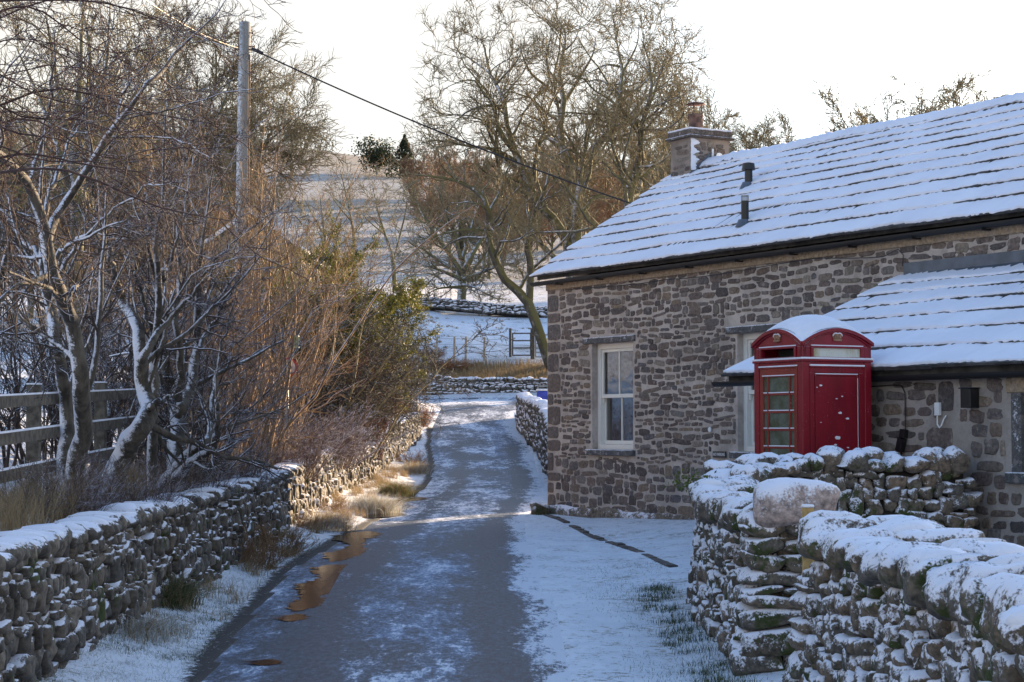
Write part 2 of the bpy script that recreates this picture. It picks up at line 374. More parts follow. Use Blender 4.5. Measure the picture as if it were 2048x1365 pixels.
uu = (XX-ip(XL, YY))/(ip(XR, YY)-ip(XL, YY)); trk = (np.exp(-((uu-.80)/.075)**2)+.75*np.exp(-((uu-.27)/.07)**2))*(1-sst(45, 60, YY))
sb = sb-.2*trk
ny, nx = XX.shape; idx = np.arange(ny*nx).reshape(ny, nx)
quads = np.stack([idx[:-1, :-1], idx[:-1, 1:], idx[1:, 1:], idx[1:, :-1]], -1).reshape(-1, 4)
def road_mat():
    g = G('frosted_asphalt'); sb = g.attr('snowbias'); tk = g.attr('track')
    grit = g.math('SUBTRACT', g.noise(24, 7, .88, stretch=(1, .4, 1)), .5); med = g.math('SUBTRACT', g.noise(.95, 6, .7, stretch=(1, .35, 1)), .5); med2 = g.math('SUBTRACT', g.noise(7, 5, .75, stretch=(1, .3, 1)), .5)
    def lin(*ts):
        r = None
        for s, k in ts:
            t = g.math('MULTIPLY', s, k); r = t if r is None else g.math('ADD', r, t)
        return r
    base = g.mix(g.rmp(grit, -.11, .11), (.003, .006, .014), (.05, .072, .12))
    fr = g.rmp(lin((med, 8), (med2, 4.5), (grit, 6), (sb, .7), (tk, -1.9)), -.75, 1.3)
    c = g.mix(g.math('MULTIPLY', fr, .8), base, (.38, .46, .62))
    f = g.rmp(lin((sb, 1.0), (med2, 4.5), (grit, 5.5), (med, 4.5), (tk, -.6)), .5, 1.0)
    c = g.mix(f, c, (.76, .78, .83))
    ro = g.math('ADD', .46, g.math('MULTIPLY', g.math('MAXIMUM', f, fr), .3))
    g.bump(g.noise(70, 4, .85), .9, .012)
    return g.out(Base_Color=c, Roughness=ro, Specular_IOR_Level=.3)
o = obj('road', mesh_np('road', np.stack([XX, YY, ZZ], -1), quads, mats=[road_mat()], attrs={'snowbias': sb, 'track': trk})); tag(o, kind='structure')
def road_z(x, y):
    u = (x-ip(XL, y))/(ip(XR, y)-ip(XL, y)); return float(ip(RT, y)+.012+.03*(1-(2*u-1)**2)-.02)

# puddles along the left edge
g = G('puddle_water'); WATER = g.out(Base_Color=(.006, .004, .003), Roughness=.03, IOR=1.33)
g.bump(g.noise(14, 3), .2, .01)
rng = np.random.RandomState(3)
def at_road(px, py):
    Yv = 10.
    for _ in range(60):
        Yv = Yv*.6+.4*((EYE-ip(RT, Yv))*F/max(py-HZ, 5)*.998)
    return (px-1024)/F*Yv, Yv
def puddle(pts):
    """pts: (px, py, half width px) down the centre line in photograph pixels"""
    n = len(pts)*7; V = []; ph = rng.rand(4)*6.28; q = np.array(pts, float)
    for i in range(n+1):
        u = i/n*(len(q)-1); k = min(int(u), len(q)-2); f = u-k; c = q[k]*(1-f)+q[k+1]*f
        wv = c[2]*(1+.22*math.sin(i*1.3+ph[0])+.15*math.sin(i*2.9+ph[1]))+.5; sh_ = 4*math.sin(i*.8+ph[2])
        for s in (-1, 0, 1):
            x_, y_ = at_road(c[0]+sh_+s*wv, c[1]); V.append((x_, y_, float(ip(RT, y_))+.0125+.012*0))
    Q = [[a*3+b_, a*3+b_+1, a*3+4+b_, a*3+3+b_] for a in range(n) for b_ in (0, 1)]
    tag(obj('puddle', mesh_np('puddle', V, Q, mats=[WATER])), kind='structure')
puddle([(535,1330,4),(533,1327,30),(530,1322,34),(545,1318,6)])
puddle([(580,1243,4),(585,1238,30),(590,1232,26),(600,1228,6)])
puddle([(590,1222,6),(608,1214,30),(618,1206,34),(628,1199,26),(622,1192,20),(640,1184,38),(648,1176,52),(640,1169,46),(662,1162,34),(668,1153,26),(655,1145,30),(672,1136,44),(680,1130,24)])
puddle([(668,1124,4),(680,1116,26),(690,1108,42),(706,1102,30),(712,1095,16),(715,1088,14),(700,1080,30),(712,1073,44),(728,1067,32),(735,1063,6)])
puddle([(735,1037,5),(760,1033,40),(775,1029,34),(795,1027,4)])
puddle([(790,1004,4),(815,1001,30),(830,998,28),(838,995,6)])

# ------------------------------------------------------------------ dry-stone walls
def cube_tmpl(k=3):
    P = {}; Vv = []; Q = []
    def vid(p):
        if p not in P: P[p] = len(Vv); Vv.append(p)
        return P[p]
    for ax in range(3):
        for sgn in (0, k):
            for i in range(k):
                for j in range(k):
                    def mk(a, b):
                        q = [0, 0, 0]; q[ax] = sgn; q[(ax+1) % 3] = a; q[(ax+2) % 3] = b; return vid(tuple(q))
                    f = [mk(i, j), mk(i+1, j), mk(i+1, j+1), mk(i, j+1)]
                    Q.append(f if sgn else f[::-1])
    V = np.array(Vv, float)/k*2-1
    return V, np.array(Q)
TV3, TQ3 = cube_tmpl(3); TV5, TQ5 = cube_tmpl(5)
def rounded(TV, p=3.2):
    n = (np.abs(TV)**p).sum(1)**(1/p); return TV/n[:, None]
def stones_mesh(cen, half, ax_u, ax_n, rng, TV, TQ, rough=.14, p=3.4, tilt=.08):
    """cen (N,3), half (N,3) along u (run), n (out), z"""
    N = len(cen); B = rounded(TV, p)
    P = B[None]*half[:, None, :]
    # shear/taper + lumps
    a = rng.randn(N, 6)*.19
    Bx = B[None]
    P[:, :, 0] *= 1+a[:, 0:1]*Bx[:, :, 2]; P[:, :, 2] *= 1+a[:, 1:2]*Bx[:, :, 0]; P[:, :, 2] += half[:, 0:1]*a[:, 2:3]*.35*Bx[:, :, 0]
    ph = rng.rand(N, 3, 4)*6.28; kk = rng.randn(N, 3, 4, 3)*2.1
    arg = np.einsum('vc,nijc->nvij', B, kk)+ph[:, None]
    P += np.sin(arg).sum(-1)*rough*.5*half.min(1)[:, None, None]*1.2
    th = rng.randn(N)*tilt; c, s = np.cos(th), np.sin(th)
    U = P[:, :, 0]*c[:, None]-P[:, :, 2]*s[:, None]; Zv = P[:, :, 0]*s[:, None]+P[:, :, 2]*c[:, None]
    W_ = U[:, :, None]*ax_u[:, None, :]+P[:, :, 1][:, :, None]*ax_n[:, None, :]
    W_[:, :, 2] += Zv; W_ += cen[:, None, :]
    V = W_.reshape(-1, 3); nv = len(B)
    Q = (TQ[None]+np.arange(N)[:, None, None]*nv).reshape(-1, 4)
    return V, Q
class Path:
    def __init__(s, pts):   # x,y,ztop,zbase
        s.p = np.array(pts, float)
        if len(s.p) > 2:     # smooth densify
            q = [s.p[0]]
            n = len(s.p)
            for i in range(n-1):
                p0, p1, p2, p3 = s.p[max(i-1, 0)], s.p[i], s.p[i+1], s.p[min(i+2, n-1)]
                for t in np.linspace(0, 1, 9)[1:]:
                    q.append(.5*((2*p1)+(-p0+p2)*t+(2*p0-5*p1+4*p2-p3)*t*t+(-p0+3*p1-3*p2+p3)*t**3))
            s.p = np.array(q)
        d = np.linalg.norm(np.diff(s.p[:, :2], axis=0), axis=1); s.s = np.concatenate([[0], np.cumsum(d)]); s.L = s.s[-1]
    def at(s, t):
        t = np.atleast_1d(t); q = np.stack([np.interp(t, s.s, s.p[:, i]) for i in range(4)], -1)
        e = .05; a = np.stack([np.interp(t+e, s.s, s.p[:, i]) for i in range(2)], -1); b = np.stack([np.interp(t-e, s.s, s.p[:, i]) for i in range(2)], -1)
        d = a-b; d /= np.linalg.norm(d, axis=1)[:, None]; return q, d
def drywall(name, label, pts, wb, wt, sl, sh, seed, mat, cope, sides=(1, -1), hi=False, fine=False, ends=(False, False), snowcap=None, rough=.16):
    """sl,sh: stone length / height ranges. cope=(len, height, mode)"""
    rng = np.random.RandomState(seed); pa = Path(pts)
    C_, H_, U_, N_ = [], [], [], []
    for sd in sides:
        # courses follow a fixed height grid above the base
        zrel = 0; hmax = max(pa.p[:, 2]-pa.p[:, 3])
        while zrel < hmax:
            h = rng.uniform(*sh)*rng.choice([.7, 1, 1, 1.35]); t = -rng.rand()*sl[0]
            while t < pa.L:
                l = (sl[0]+(sl[1]-sl[0])*rng.rand()**1.5)*(1.3 if zrel < .2 else 1); tm = min(max(t+l/2, 0), pa.L)
                q, d = pa.at(tm); q = q[0]; d = d[0]
                H = q[2]-q[3]; hh = h*rng.uniform(.7, 1.25)*(1.6 if rng.rand() < .07 else 1)
                if zrel+h*.5 < H and t+l > 0:
                    nrm = np.array([d[1], -d[0]])*sd
                    k = (zrel+h/2)/H; off = wb*(1-k)+wt*k
                    off += rng.randn()*.02+.02*math.sin(tm*2.1+zrel*3+seed)
                    dep = min(.13, off*.8)
                    C_.append([q[0]+nrm[0]*(off-dep), q[1]+nrm[1]*(off-dep)+0*q[1], q[3]+zrel+h/2+rng.randn()*.013+.045*math.sin(tm*1.1+seed+zrel)+.02*math.sin(tm*3.7+zrel*5)])
                    H_.append([l/2*1.0, dep, hh/2*1.06]); U_.append([d[0], d[1], 0]); N_.append([nrm[0], nrm[1], 0])
                t += l
            zrel += h*.96
    for e, on in enumerate(ends):          # pillar-like ends of long flat stones
        if on:
            tm = 0 if e == 0 else pa.L; q, d = pa.at(tm); q = q[0]; d = d[0]*(-1 if e == 0 else 1); nn = np.array([d[1], -d[0]])
            zrel = 0
            while zrel < q[2]-q[3]:
                h = rng.uniform(.05, .12) if zrel > .3 else rng.uniform(.14, .2); k = zrel/(q[2]-q[3]); w = wb*(1-k)+wt*k
                cuts = [0] if rng.rand() < .6 else [-1, 1]
                for cc in cuts:
                    hw = (w if len(cuts) == 1 else w/2)+.015
                    C_.append([q[0]+nn[0]*cc*hw*1.0+d[0]*(-.06+rng.rand()*.06), q[1]+nn[1]*cc*hw+d[1]*(-.06+rng.rand()*.06), q[3]+zrel+h/2])
                    H_.append([hw, .17, h/2*1.02]); U_.append([nn[0], nn[1], 0]); N_.append([d[0], d[1], 0])
                zrel += h
    TV, TQ = (TV5, TQ5) if hi or fine else (TV3, TQ3)
    V1, Q1 = stones_mesh(np.array(C_), np.array(H_), np.array(U_), np.array(N_), rng, TV, TQ, rough, 7 if not hi else 6.5, .11)
    # cope stones
    C2, H2, U2, N2 = [], [], [], []
    cl, ch = cope
    for row in ((0,) if not hi else (-.55, .55)):
        t = -rng.rand()*cl
        while t < pa.L:
            l = rng.uniform(cl*.5, cl*1.5)*(1 if not hi else .8); q, d = pa.at(min(max(t+l/2, 0), pa.L)); q = q[0]; d = d[0]; h = ch*rng.uniform(.6, 1.3); hwn = wt*rng.uniform(.95, 1.15)+.03
            if hi: hwn *= rng.uniform(.55, .8)
            off = row*wt+rng.randn()*.015
            C2.append([q[0]+d[1]*off, q[1]-d[0]*off, q[2]+h*.35]); H2.append([l/2*1.05, hwn, h*.6]); U2.append([d[0], d[1], 0]); N2.append([d[1], -d[0], 0])
            t += l*.93
    C2, H2, U2, N2 = map(np.array, (C2, H2, U2, N2))
    V2, Q2 = stones_mesh(C2, H2, U2, N2, rng, TV5 if hi else TV3, TQ5 if hi else TQ3, rough*1.0, 3.4 if hi else 3.6, .12)
    root = thing(name, label, 'wall', (0, 0, 0))
    # core
    tt = np.linspace(0, pa.L, max(2, int(pa.L/.4))); q, d = pa.at(tt); nr = np.stack([d[:, 1], -d[:, 0]], -1); CV = []; CQ = []
    for i in range(len(tt)):
        for sd, zz, w in ((1, 0, wb), (1, 1, wt), (-1, 1, wt), (-1, 0, wb)):
            z = q[i, 3]-.1 if zz == 0 else q[i, 2]-.02; ww = max(w-.08, .04)
            CV.append([q[i, 0]+nr[i, 0]*sd*ww, q[i, 1]+nr[i, 1]*sd*ww, z])
    for i in range(len(tt)-1):
        for k in range(4): CQ.append([i*4+k, i*4+(k+1) % 4, i*4+4+(k+1) % 4, i*4+4+k])
    CQ += [[3, 2, 1, 0], [len(CV)-4, len(CV)-3, len(CV)-2, len(CV)-1]]
    b = len(V1); allV = np.concatenate([V1, np.array(CV)])
    body = obj('wall_face', mesh_np('wall_face', allV, np.concatenate([Q1, np.array(CQ)+b]), mats=[mat, M['core']], qmat=np.concatenate([np.zeros(len(Q1), int), np.ones(len(CQ), int)])), root)
    cp = obj('coping', mesh_np('coping', V2, Q2, mats=[mat]), root)
    if snowcap:
        th, frac = snowcap
        sel = rng.rand(len(C2)) < frac
        C3 = C2[sel].copy(); H3 = H2[sel].copy(); C3[:, 2] += H3[:, 2]*.30+th; H3[:, 0] *= .97; H3[:, 1] *= .88; H3[:, 2] *= .70
        V3, Q3 = stones_mesh(C3, H3, U2[sel], N2[sel], rng, TV5, TQ5, .12, 2.4, .05)
        sc = obj('snow_cap', mesh_np('snow_cap', V3, Q3, mats=[M['snow']]), root)
    return root

LW = [(y_, ip(np.array([(6,-3.02),(12,-3.1),(20,-3.15),(33,-3.22),(40,-3.05),(46,-3.12),(57,-2.95)]), y_)) for y_ in (6, 9, 12, 16, 20, 26, 31, 33, 37, 41, 46, 51, 57)]
LTOP = np.array([(6,.80),(11,.85),(13,.89),(20,.93),(26,1.02),(31,1.15),(33,1.2),(35,1.12),(40,1.22),(45,1.42),(46,1.6),(57,2.02)])
drywall('drystone_wall', 'long mossy dry stone wall on the left of the lane, snow on its coping', [(x, y, float(ip(LTOP, y)), float(ip(RT, y))+.02) for y, x in LW], .22, .17, (.07, .21), (.06, .12), 1, M['wall_left'], (.17, .11), sides=(1,), fine=True, snowcap=(.004, .8))
M_end = [(1.80,12.75,.98,.03),(1.80,14.3,.98,.05),(1.82,15.8,.98,.08),(1.90,17.1,1.02,.12),(2.2,18.0,1.18,.2),(2.85,18.35,1.27,.25),(3.6,18.4,1.27,.32),(4.35,18.7,1.27,.42)]
drywall('drystone_wall', 'curved snow covered garden wall in front of the red telephone box', M_end, .31, .21, (.07, .24), (.06, .125), 2, M['wall_right'], (.24, .16), hi=True, ends=(True, False), snowcap=(.006, .38), rough=.17)
W2 = [(2.06,11.5,.95,.0),(2.14,10.6,.92,.0),(2.25,9.4,.87,.0),(2.28,8.2,.84,.0),(2.3,6.6,.84,0),(2.32,5.2,.84,0)]
drywall('drystone_wall', 'near dry stone wall at the bottom right with thick rounded snowy coping', W2, .42, .28, (.07, .22), (.06, .13), 4, M['wall_right'], (.25, .17), hi=True, ends=(True, False), snowcap=(.006, .38), rough=.18)
drywall('drystone_wall', 'low crumbling wall beside the lane beyond the cottage corner', [(1.3,33.3,1.3,.33),(1.2,37.5,1.35,.45),(1.05,44,1.6,.65),(.95,51,2.1,1.0),(.5,60,2.45,1.6),(.42,65.5,2.68,1.95)], .3, .22, (.15, .35), (.08, .16), 6, M['wall_far'], (.35, .2), snowcap=(.02, .9))  # near end behind the cottage is unseen, added to shade the lane
FW = [(-3.5,76.9,3.72,2.9),(-2,77.3,3.62,2.95),(0,77.5,3.6,2.95),(3,77.6,3.62,3.0),(8,77.6,3.7,3.1)]
drywall('drystone_wall', 'far dry stone wall running across the end of the lane', FW, .3, .24, (.14, .34), (.07, .15), 7, M['wall_far'], (.25, .16), snowcap=(.01, .5))
drywall('field_wall', 'distant mossy field wall below the sunlit field', [(-16,113.5,gzf(-16,113)+.55,gzf(-16,113)),(-6,112.5,gzf(-6,112.5)+.5,gzf(-6,112.5)),(2,110.5,gzf(2,110.5)+.45,gzf(2,110.5)),(8,108,gzf(8,108)+.45,gzf(8,108))], .4, .3, (.2, .45), (.1, .2), 8, M['wall_far'], (.3, .15))

# big boulder capping the pillar end + stone gatepost far left wall end
rng = np.random.RandomState(21)
def boulder(name, label, c, h, seed, mat, rot=0, snow=True, rough=.2):
    rg = np.random.RandomState(seed); u = np.array([[math.cos(rot), math.sin(rot), 0]]); n = np.array([[-math.sin(rot), math.cos(rot), 0]])
    V, Q = stones_mesh(np.array([c]), np.array([h]), u, n, rg, cube_tmpl(8)[0], cube_tmpl(8)[1], rough*.8, 4.5, .06)
    root = thing(name, label, 'boulder'); obj('stone', mesh_np('stone', V, Q, mats=[mat]), root)
    if snow:
        V, Q = stones_mesh(np.array([[c[0], c[1], c[2]+h[2]*.36]]), np.array([[h[0]*.93, h[1]*.95, h[2]*.70]]), u, n, np.random.RandomState(seed), cube_tmpl(8)[0], cube_tmpl(8)[1], .15, 2.6, .05)
        obj('snow_cap', mesh_np('snow_cap', V, Q, mats=[M['snow']]), root)
    return root
boulder('boulder', 'large pinkish boulder capping the end pillar of the curved wall', (1.90, 12.7, 1.15), (.255, .2, .15), 5, drystone_mat('pinkish_boulder', [(.30, .24, .22), (.32, .26, .24)], (-.3, -.3, .9), .3, .85, 1.3, 8, 0), snow=False)
boulder('gatepost', 'rounded stone post standing at the far end of the left wall', (-3.05, 57.6, 2.1), (.17, .2, .45), 9, M['wall_left'])
boulder('boulder', 'mossy boulder against the foot of the cottage corner', (.46, 30.7, .33), (.15, .13, .13), 12, M['wall_left'], snow=False)

# ------------------------------------------------------------------ cottage
C0 = (.578, 30.9, 0.0); TH = math.atan2(-.868, .497)
house = thing('stone_cottage', 'rubble stone cottage with snow covered stone slate roof beside the lane', 'cottage', C0, TH)
# local: x = along the front towards the viewer (t), y = into the house (w), z up
def mb_prim(name, mats, parent, fn, **k):
    m = MB(); fn(m); return m.build(name, mats, parent, **k)
def rubble(name, t0, t1, zfun_lo, zfun_hi, holes, yf, seed, mats, parent, size=(.09, .30), rowh=(.055, .125), body=None, fn=None, big=None, gap=.022):
    """stones proud of a mortar face; fn(t,z,proud)->local xyz"""
    rng = np.random.RandomState(seed); fn = fn or (lambda t, z, d: np.stack([t, yf-d, z], -1))
    S = []
    z = min(zfun_lo(t0), zfun_lo(t1))-.05; zmax = max(zfun_hi(t0), zfun_hi(t1))
    while z < zmax:
        h = rng.uniform(*rowh)*(1.45 if z < 1.15 and big else 1); t = t0-.1*rng.rand()
        while t < t1-.05:
            l = rng.uniform(*size)**1.0*(1 if rng.rand() > .12 else 1.6)
            if h < .08: l *= .9
            zc = z+h/2+.045*math.sin(t*.9+z*2)+.025*math.sin(t*3.1+z*3)+.014*rng.randn(); hh = h*rng.uniform(.72, 1.1); tc = t+l/2
            if rng.rand() < .05: hh *= 1.5
            a, b = t, t+l
            ok = a > t0-.02 and b < t1+.02 and zc-hh/2 > zfun_lo(tc)+.01 and zc+hh/2 < zfun_hi(tc)-.02
            for (h0, h1, z0, z1) in holes:
                if b > h0 and a < h1 and zc+hh/2 > z0 and zc-hh/2 < z1:
                    # trim against the opening
                    if a < h0-.05: b = h0-.015
                    elif b > h1+.05: a = h1+.015
                    else: ok = False
                    if b-a < .05: ok = False
            if ok: S.append(((a+b)/2, zc, max((b-a)/2-gap/2, .02), max(hh/2-gap*.35, .016)))
            t += l
        z += h
    S = np.array(S); N = len(S); n = 16
    th = np.arange(n)*2*math.pi/n+math.pi/16+.05
    p = rng.uniform(3.6, 9, N)[:, None]
    cx, cz = np.cos(th)[None], np.sin(th)[None]
    rr = (np.abs(cx)**p+np.abs(cz)**p)**(-1/p)*(1+.07*rng.randn(N, n))
    ox = rr*cx*S[:, 2:3]; oz = rr*cz*S[:, 3:4]
    oz = oz+ox*(rng.randn(N, 1)*.07); ox = ox*(1+oz/np.maximum(S[:, 3:4], .01)*rng.randn(N, 1)*.06)
    pr = rng.uniform(.004, .016, N)[:, None]
    rings = []
    for sc, dd in ((1.0, -.006), (.95, .55), (.82, 1.0)):
        # inset by absolute amount so long thin stones keep shape
        k = sc
        rings.append(fn(S[:, 0:1]+ox*k, S[:, 1:2]+oz*k, np.broadcast_to(pr*dd if dd > 0 else np.full_like(pr, dd), ox.shape)))
    cc = fn(S[:, 0:1], S[:, 1:2], pr*1.1)
    V = np.concatenate(rings+[cc], 1)          # N, 3n+1, 3
    Q = []; T = []
    for i in range(n):
        j = (i+1) % n
        Q += [[i, j, n+j, n+i], [n+i, n+j, 2*n+j, 2*n+i]]; T.append([2*n+i, 2*n+j, 3*n])
    Q = np.array(Q); T = np.array(T); off = np.arange(N)[:, None, None]*(3*n+1)
    return V.reshape(-1, 3), (Q[None]+off).reshape(-1, 4), (T[None]+off).reshape(-1, 3)
WIN = [(1.36, 2.52, 1.34, 2.98), (5.15, 6.31, 1.34, 2.98)]
def holes_with_trim(w): 
    out = []
    for a, b, c, d in w: out += [(a-.02, b+.02, c, d), (a-.26, b+.10, d, d+.11), (a-.16, b+.09, c-.10, c)]
    return out
# mortar shell of the main wall with openings (front face pieces + reveals)
T1, ZT = 14.0, 4.02
def shell():
    m = MB(); y1 = .5
    tc = [0]+[v for w in WIN for v in w[:2]]+[T1]
    for i in range(0, len(tc)-1):
        a, b = tc[i], tc[i+1]
        if i % 2 == 0: m.box((a, 0, -.3), (b, y1, ZT))
        else:
            m.box((a, 0, -.3), (b, y1, 1.34)); m.box((a, 0, 2.98), (b, y1, ZT))
    # gables and back
    for x0, x1 in ((0, .45), (T1-.45, T1)):
        m.prism([(.5, -.3), (5.75, -.3), (5.75, 4.02), (2.83, 5.98), (.5, 4.4)], lambda u, v, d: (d, u, v), x0, x1)
    m.box((.45, 5.3, -.3), (T1-.45, 5.75, 4.0))
    return m
sh = shell(); V0 = np.array(sh.v); 
def combine(name, parent, m, parts, mats):
    """m: MB shell (material 0), parts: list of (V,Q,T,matindex)"""
    Vs = [np.array(m.v)]; Qs = [np.array([f for f in m.f if len(f) == 4])]; Ts = []; ng = [f for f in m.f if len(f) != 4]
    for f in ng:
        for i in range(1, len(f)-1): Ts.append([f[0], f[i], f[i+1]])
    Ts = [np.array(Ts).reshape(-1, 3)]; qm = [np.zeros(len(Qs[0]), int)]; tm = [np.zeros(len(Ts[0]), int)]; b = len(Vs[0])
    for V, Q, T, mi in parts:
        Vs.append(V); Qs.append(Q+b); Ts.append(T+b); qm.append(np.full(len(Q), mi)); tm.append(np.full(len(T), mi)); b += len(V)
    return obj(name, mesh_np(name, np.concatenate(Vs), np.concatenate(Qs), np.concatenate(Ts), mats, np.concatenate(qm), np.concatenate(tm), smooth=False), parent)
H = holes_with_trim(WIN)
lo = lambda t: .27-.01*t; hi_ = lambda t: 4.0
# quoins down the corner: real big stones, long and short
qv = MB(); rq = random.Random(4); z = .1
m2 = []
QS = []
while z < 3.95:
    h = rq.uniform(.16, .36); l = rq.choice([.2, .36, .42, .26]); h = min(h, 3.98-z); QS.append((.0+l/2, z+h/2, l/2-.012, h/2-.014)); z += h
main = rubble('m', .02, T1, lo, hi_, H+[(4.55, 4.93, 1.22, 1.36)]+[(-.1, a+c+.005, b-d-.01, b+d+.01) for a, b, c, d in QS], 0, 11, None, None, (.1, .33), (.065, .135), big=True)
def slabs(QS, yf, pr0=.012, seed=1):
    rng = np.random.RandomState(seed); S = np.array(QS); N = len(S); n = 20; th = np.arange(n)*2*math.pi/n+math.pi/4
    cx, cz = np.cos(th)[None], np.sin(th)[None]; p = 7.0
    rr = (np.abs(cx)**p+np.abs(cz)**p)**(-1/p)*(1+.028*rng.randn(N, n)); ox = rr*cx*S[:, 2:3]; oz = rr*cz*S[:, 3:4]
    def mk(k, d): return np.stack([S[:, 0:1]+ox*k, np.full_like(ox, yf-d), S[:, 1:2]+oz*k], -1)
    V = np.concatenate([mk(1, -.006), mk(.97, pr0*.7), mk(.9, pr0), np.stack([S[:, 0:1], np.full((N, 1), yf-pr0*1.1), S[:, 1:2]], -1)], 1)
    Q = []; T = []
    for i in range(n):
        j = (i+1) % n; Q += [[i, j, n+j, n+i], [n+i, n+j, 2*n+j, 2*n+i]]; T.append([2*n+i, 2*n+j, 3*n])
    off = np.arange(N)[:, None, None]*(3*n+1)
    return V.reshape(-1, 3), (np.array(Q)[None]+off).reshape(-1, 4), (np.array(T)[None]+off).reshape(-1, 3)
quo = slabs(QS, 0)
wall = combine('wall', house, sh, [(*main, 1), (*quo, 2)], [M['mortar'], M['stone'], M['quoin']])
# battered plinth along the foot
def plinth(m):
    N = 40; V = []; rngp = random.Random(8)
    ts = [i*8.4/N for i in range(N+1)]
    for t in ts:
        z0 = .28-.012*t; d = .05+.02*math.sin(t*3)+rngp.uniform(-.01, .01)
        V += [(t, -d-.02, z0-.35), (t, -d, z0+.10+rngp.uniform(-.02, .02)), (t, -.004, z0+.17+rngp.uniform(-.03, .03))]
    m.add(V, [(i*3+k, i*3+3+k, i*3+4+k, i*3+1+k) for i in range(N) for k in (0, 1)])
mb_prim('plinth', M['wall_left'], house, plinth, smooth=True)

# windows
def window(a, b, c, d, yr, parent, side_only=False):
    f = MB(); y0 = yr; ft = .085
    # box frame
    f.box((a, y0, c), (a+ft, y0+.12, d)); f.box((b-ft, y0, c), (b, y0+.12, d)); f.box((a+ft, y0, d-ft), (b-ft, y0+.12, d)); f.box((a+ft, y0-.02, c), (b-ft, y0+.12, c+.075))
    fr = f.build('window', M['white'], parent, bevel=.006)
    A, B, Cc, D = a+ft+.002, b-ft-.002, c+.078, d-ft-.002; mid = (Cc+D)/2; sw = .045
    def sash(z0, z1, ys, name):
        s = MB(); s.box((A, ys, z0), (A+sw, ys+.04, z1)); s.box((B-sw, ys, z0), (B, ys+.04, z1)); s.box((A+sw, ys, z1-sw), (B-sw, ys+.04, z1)); s.box((A+sw, ys, z0), (B-sw, ys+.04, z0+sw*1.3))
        s.box(((A+B)/2-.012, ys+.005, z0+sw*1.3), ((A+B)/2+.012, ys+.035, z1-sw)); s.build(name, M['white'], fr, bevel=.004)
    sash(mid-.02, D, y0+.022, 'upper_sash'); sash(Cc, mid+.025, y0+.066, 'lower_sash')
    p = MB(); p.box((A, y0+.042, mid), (B, y0+.046, D-.01)); p.box((A, y0+.086, Cc+.01), (B, y0+.09, mid)); p.build('pane', M['glass'], fr)
    h = MB(); h.box((A+.01, y0+.03, mid-.10), (A+.035, y0+.06, mid-.02)); h.build('sash_horn', M['white'], fr)
    # curtains and a dark interior
    cu = MB()
    for x0, x1 in ((A+.02, A+.40), (B-.34, B-.02)):
        n = 24; V = []
        for i in range(n+1):
            t = x0+(x1-x0)*i/n; yy = y0+.15+.022*math.sin(i*1.9)+.01*math.sin(i*3.3); V += [(t, yy, c+.02), (t, yy+.01, d-.02)]
        cu.add(V, [(2*i, 2*i+2, 2*i+3, 2*i+1) for i in range(n)])
    cu.build('curtain', M['curtain'], fr, smooth=True)
    bk = MB(); bk.box((a-.02, .35, c-.02), (b+.02, .38, d+.02)); bk.build('room_lining', M['room'], fr)
    return fr
for i, (a, b, c, d) in enumerate(WIN):
    fr = window(a, b, c, d, .10, house)
    l = MB(); l.box((a-.24, -.035, d+.003), (b+.07, .2, d+.098)); l.build('lintel', M['lintel'], house, bevel=.01)
    s = MB(); s.box((a-.13, -.06, c-.093), (b+.06, .1, c-.002)); s.build('sill', M['lintel'], house, bevel=.01)
# small plaque and round disc
pl = MB(); pl.box((4.59, -.028, 1.25), (4.90, -.016, 1.34)); plq = pl.build('sign', simple('blue_black_enamel', (.012, .018, .03), .4), None, bevel=.002)
plq.location = C0; plq.rotation_euler = (0, 0, TH)
tag(plq, 'small dark NO PARKING plaque fixed on the cottage wall beside the second window', 'sign')
cu = bpy.data.curves.new('txt', 'FONT'); cu.body = 'NO PARKING'; cu.size = .052; cu.align_x = 'CENTER'; cu.align_y = 'CENTER'; cu.extrude = .001
to = bpy.data.objects.new('txt', cu); me = bpy.data.meshes.new_from_object(to); bpy.data.objects.remove(to)
me.materials.clear(); me.materials.append(M['whitep'])
lt = obj('lettering', me, plq, (4.745, -.0295, 1.295)); lt.rotation_euler = (R(90), 0, 0); lt.scale = (.9, 1.15, 1)
ds = MB(); n = 20; ds.prism([(4.52+.036*math.cos(2*math.pi*k/n), 1.645+.036*math.sin(2*math.pi*k/n)) for k in range(n)], lambda u, v, d: (u, d, v), -.03, -.016)
o = ds.build('wall_disc', M['whitep']); o.location = C0; o.rotation_euler = (0, 0, TH); tag(o, 'small round pale disc fixed to the cottage wall between the windows', 'marker')

